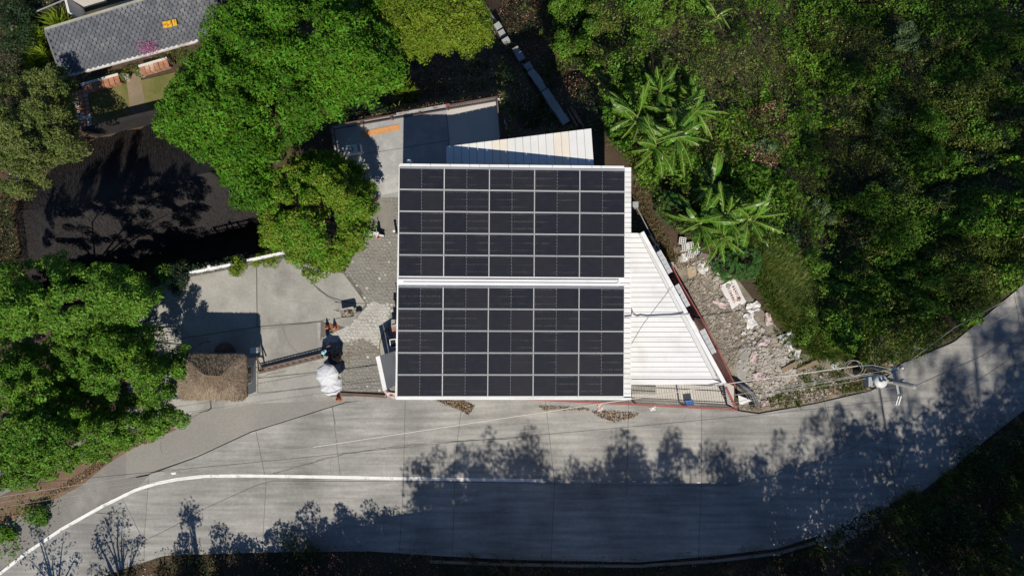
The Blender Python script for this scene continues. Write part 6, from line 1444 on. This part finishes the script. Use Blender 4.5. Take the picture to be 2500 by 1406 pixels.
cover('bed_plants', [(195, 203), (455, 113), (450, 142), (205, 216)], 9000, .7, .075, L_WEED, 'dry flowering plants in the narrow bed under the shingle roof', .6, 29)
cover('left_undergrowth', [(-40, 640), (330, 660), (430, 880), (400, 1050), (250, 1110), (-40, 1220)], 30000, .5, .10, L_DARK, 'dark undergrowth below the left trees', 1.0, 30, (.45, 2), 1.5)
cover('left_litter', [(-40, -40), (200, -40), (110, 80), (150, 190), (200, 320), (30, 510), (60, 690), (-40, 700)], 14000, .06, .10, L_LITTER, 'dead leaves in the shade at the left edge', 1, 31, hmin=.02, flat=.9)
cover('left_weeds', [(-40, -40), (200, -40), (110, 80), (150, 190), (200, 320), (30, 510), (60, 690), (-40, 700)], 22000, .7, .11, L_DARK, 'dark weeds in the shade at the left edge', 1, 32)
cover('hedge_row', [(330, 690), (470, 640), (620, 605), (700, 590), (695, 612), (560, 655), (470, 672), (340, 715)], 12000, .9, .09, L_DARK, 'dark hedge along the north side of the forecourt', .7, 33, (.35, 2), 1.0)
# flowers
x = rng.uniform(1500, 2500, 90); y = rng.uniform(0, 860, 90); k = in_poly(x, y, NE); wx, wy, wz = PGn(x[k], y[k], 1.2)
o = leaves('yellow_flowers', np.stack([wx, wy, wz + 1.25 + rng.uniform(-.2, .3, len(wx))], 1), rng.normal(size=(len(wx), 3)) * .3 + [0, 0, 1], .085, FLOWER, None, .9); tag(o, 'tiny yellow flowers dotted over the right hand slope', 'flowers', kind='stuff')
p = P(362, 118, 3.0); fp = thing('pink_flower_bush', (p.x, p.y, 0), 'pink flowering spray leaning over the white gutter', 'bush'); ps = rng.normal(size=(260, 3)) * [.32, .22, .18] + [p.x, p.y, 3.0]; leaves('blossom', ps, rand_unit(260) + [0, 0, 1], .075, PINKF, fp, .7)
m = MB()
for k in range(6): m.tube([(p.x, p.y, .1), (p.x + R.gauss(0, .15), p.y + R.gauss(0, .1), 1.6), (p.x + R.gauss(0, .3), p.y + R.gauss(0, .2), 3.0)], [.02, .008, .004], 4)
m.build('stems', BARK, fp)
p = P(115, 1100, 4.0); o = leaves('red_blossoms', np.array([[p.x, p.y, 4.9], [p.x + .1, p.y + .08, 4.95], [p.x + .3, p.y - .35, 4.9], [p.x + .38, p.y - .3, 4.9]]), np.tile([0, 0, 1.0], (4, 1)), .22, REDP, None, .9); tag(o, 'red blossoms in the lowest left tree', 'flowers')

# ------------------------------------------------------------------ south of the road, outside the frame: what shades the road
nb = thing('neighbour_house', (7, -20.5, 0), 'pale neighbouring house south of the road', 'house')
m = MB(); m.prism([(-.9, -17.3), (15.5, -17.3), (15.5, -25), (-.9, -25)], -.2, 7.9); m.build('wall', WALLW, nb)
m = MB(); m.prism([(-1.0, -17.25), (15.6, -17.25), (15.6, -25.1), (-1.0, -25.1)], 7.9, 8.0); m.build('flat_roof', YARD, nb)
m = MB(); m.slab([(-6.9, -17.4, 5.5), (-.95, -17.4, 6.6), (-.95, -24, 6.6), (-6.9, -24, 5.5)], .2); m.build('lean_to_roof', GREYROOF, nb)
m = MB(); m.prism([(-6.7, -17.6), (-.95, -17.6), (-.95, -24), (-6.7, -24)], -.2, 5.3); m.build('lean_to_wall', WALLW, nb)
for k in range(4):
    m = MB(); m.box((1.5 + k * 4, -17.28, 4.5), (1.4, .08, 1.3)); w = m.build('window', FRAME, nb)
    m = MB(); m.box((1.5 + k * 4, -17.23, 4.5), (1.2, .04, 1.1)); m.build('pane', DARKGL, w)
def far_tree(x, y, h, cr, ch, n, per, lf, label, r0=.2, z=None, blob=.6):
    z0 = th1(x, y) if z is None else z; bl = []
    for k in range(n):
        d = rand_unit(1)[0] * (R.random() ** .4); bl.append((x + d[0] * cr, y + d[1] * cr, z0 + h - ch + d[2] * ch, blob * R.uniform(.6, 1.3)))
    return tree('shade_tree', label, np.array(bl), per, lf, L_GREY, (x, y), r0, .5, 'tree', 'trees south of the road', limbs=min(n, 16) if r0 > .15 else 5, ground=z0)
FT = 'leafy tree standing south of the road'
def wood(name, label, xs_, top, y0, dep, per, lf, step=.62, rag=1.2, mm=None):
    """a dense belt of bushes and trees from the ground up to top(x)"""
    bl = []; x = xs_[0]
    while x < xs_[1]:
        hx_ = top(x) + (float(vnoise([x], [3.0], 1.7, 5)[0]) - .5) * 2 * rag; g0 = th1(x, y0); z = (g0 + .5) if name != 'back_thicket' else 6.5
        while z < hx_:
            for dy in range(dep):
                if R.random() < max(0, (z - hx_ + 2.2) / 2.8) or z > top(x) + rag * (float(vnoise([x * 1.3], [dy * 5.0 + z], 1.1, 8)[0]) - .6) * 2: continue
                bl.append((x + R.uniform(-.3, .3), y0 - dy * .8 + R.uniform(-.25, .25), z + R.uniform(-.3, .3), .62 * R.uniform(.8, 1.2)))
            z += step
        x += step
    bl = np.array(bl); pos, nrm, sz, ax = crown_leaves(bl, per, lf); o = leaves(name, pos, nrm, sz, mm or L_DARK, None, .55, ax); tag(o, label, 'thicket', kind='stuff')
wood('hedge_thicket', 'dense thicket along the south verge beyond the left road', (-20.5, -5.4), lambda x: np.interp(x, [-20.5, -18, -13, -9, -5.4], [1.6, 3.4, 4.8, 5.8, 6.0]), -18.0, 2, 60, .2, rag=.8)
wood('tree_thicket', 'dense wood along the south verge beyond the right road bend', (15.2, 42), lambda x: np.interp(x, [15, 18, 21, 27, 33, 42], [11, 14, 15, 18.5, 21.5, 22]), -19.2, 2, 50, .24, .72, 2.2)
wood('back_thicket', 'wood rising behind the neighbouring house south of the road', (-3.2, 16.5), lambda x: 15.9 + 2.0 * math.sin(x * .9) + 1.4 * math.sin(x * 2.3 + 1), -21.5, 2, 46, .2, .66, 1.6)
for (x, y, h, cr, ch, n, per) in ((-7.4, -18.7, 7.9, .9, 2.6, 40, 120), (-6.2, -18.3, 7.2, .7, 2.4, 26, 110), (-8.9, -19.2, 8.4, 1.2, 1.8, 24, 130), (-10.8, -19.2, 8.0, 1.3, 1.8, 24, 130), (-12.9, -19.0, 6.9, 1.2, 1.7, 18, 120), (-14.9, -19.2, 6.2, 1.0, 1.6, 14, 110), (-16.6, -18.6, 6.6, .5, 2.2, 9, 90), (-18.6, -18.8, 6.0, .6, 1.8, 10, 100),
                                  (-17.9, -18.9, 8.6, .35, .9, 6, 90), (-22.5, -19.3, 7.2, 1.9, 2.0, 16, 60), (-26.5, -19.3, 6.4, 1.7, 1.8, 12, 60),
                                  (-3.0, -22.2, 16.6, 1.6, 3.4, 50, 110), (-.6, -22.5, 17.8, 1.6, 3.4, 46, 110), (2.0, -22.4, 17.0, 1.6, 3.4, 46, 110), (5.2, -22.3, 16.2, 1.5, 2.8, 36, 110), (7.2, -22.6, 17.4, 1.1, 2.6, 26, 100), (9.0, -22.5, 18.6, 1.5, 3.4, 40, 90), (11.4, -22.3, 18.4, 1.5, 3.6, 40, 90), (14.0, -22.6, 18.0, 1.6, 3.8, 46, 90),
                                  (17.5, -22.8, 19.4, 1.9, 4.6, 60, 100), (21.0, -22.8, 18.6, 1.9, 4.6, 54, 100)):
    far_tree(x, y, h, cr, ch, n, per, .16, FT)
# unseen trees added on the south-east hill to dim the right side
for gx in range(4):
    for gy in range(4):
        x = 25.0 + gx * 6.6 + R.uniform(-1.6, 1.6); y = -19.5 - gy * 6.4 + R.uniform(-1.6, 1.6); dn_ = np.interp(x, [23, 28, 34, 41], [.10, .26, .38, .95])
        far_tree(x, y, 46 - th1(x, y) + R.uniform(-3, 3), 4.4, 4.8, int(66 * dn_), 75, .30, 'unseen tall open tree added south-east of the road to dim the right side', r0=.08, blob=1.1)
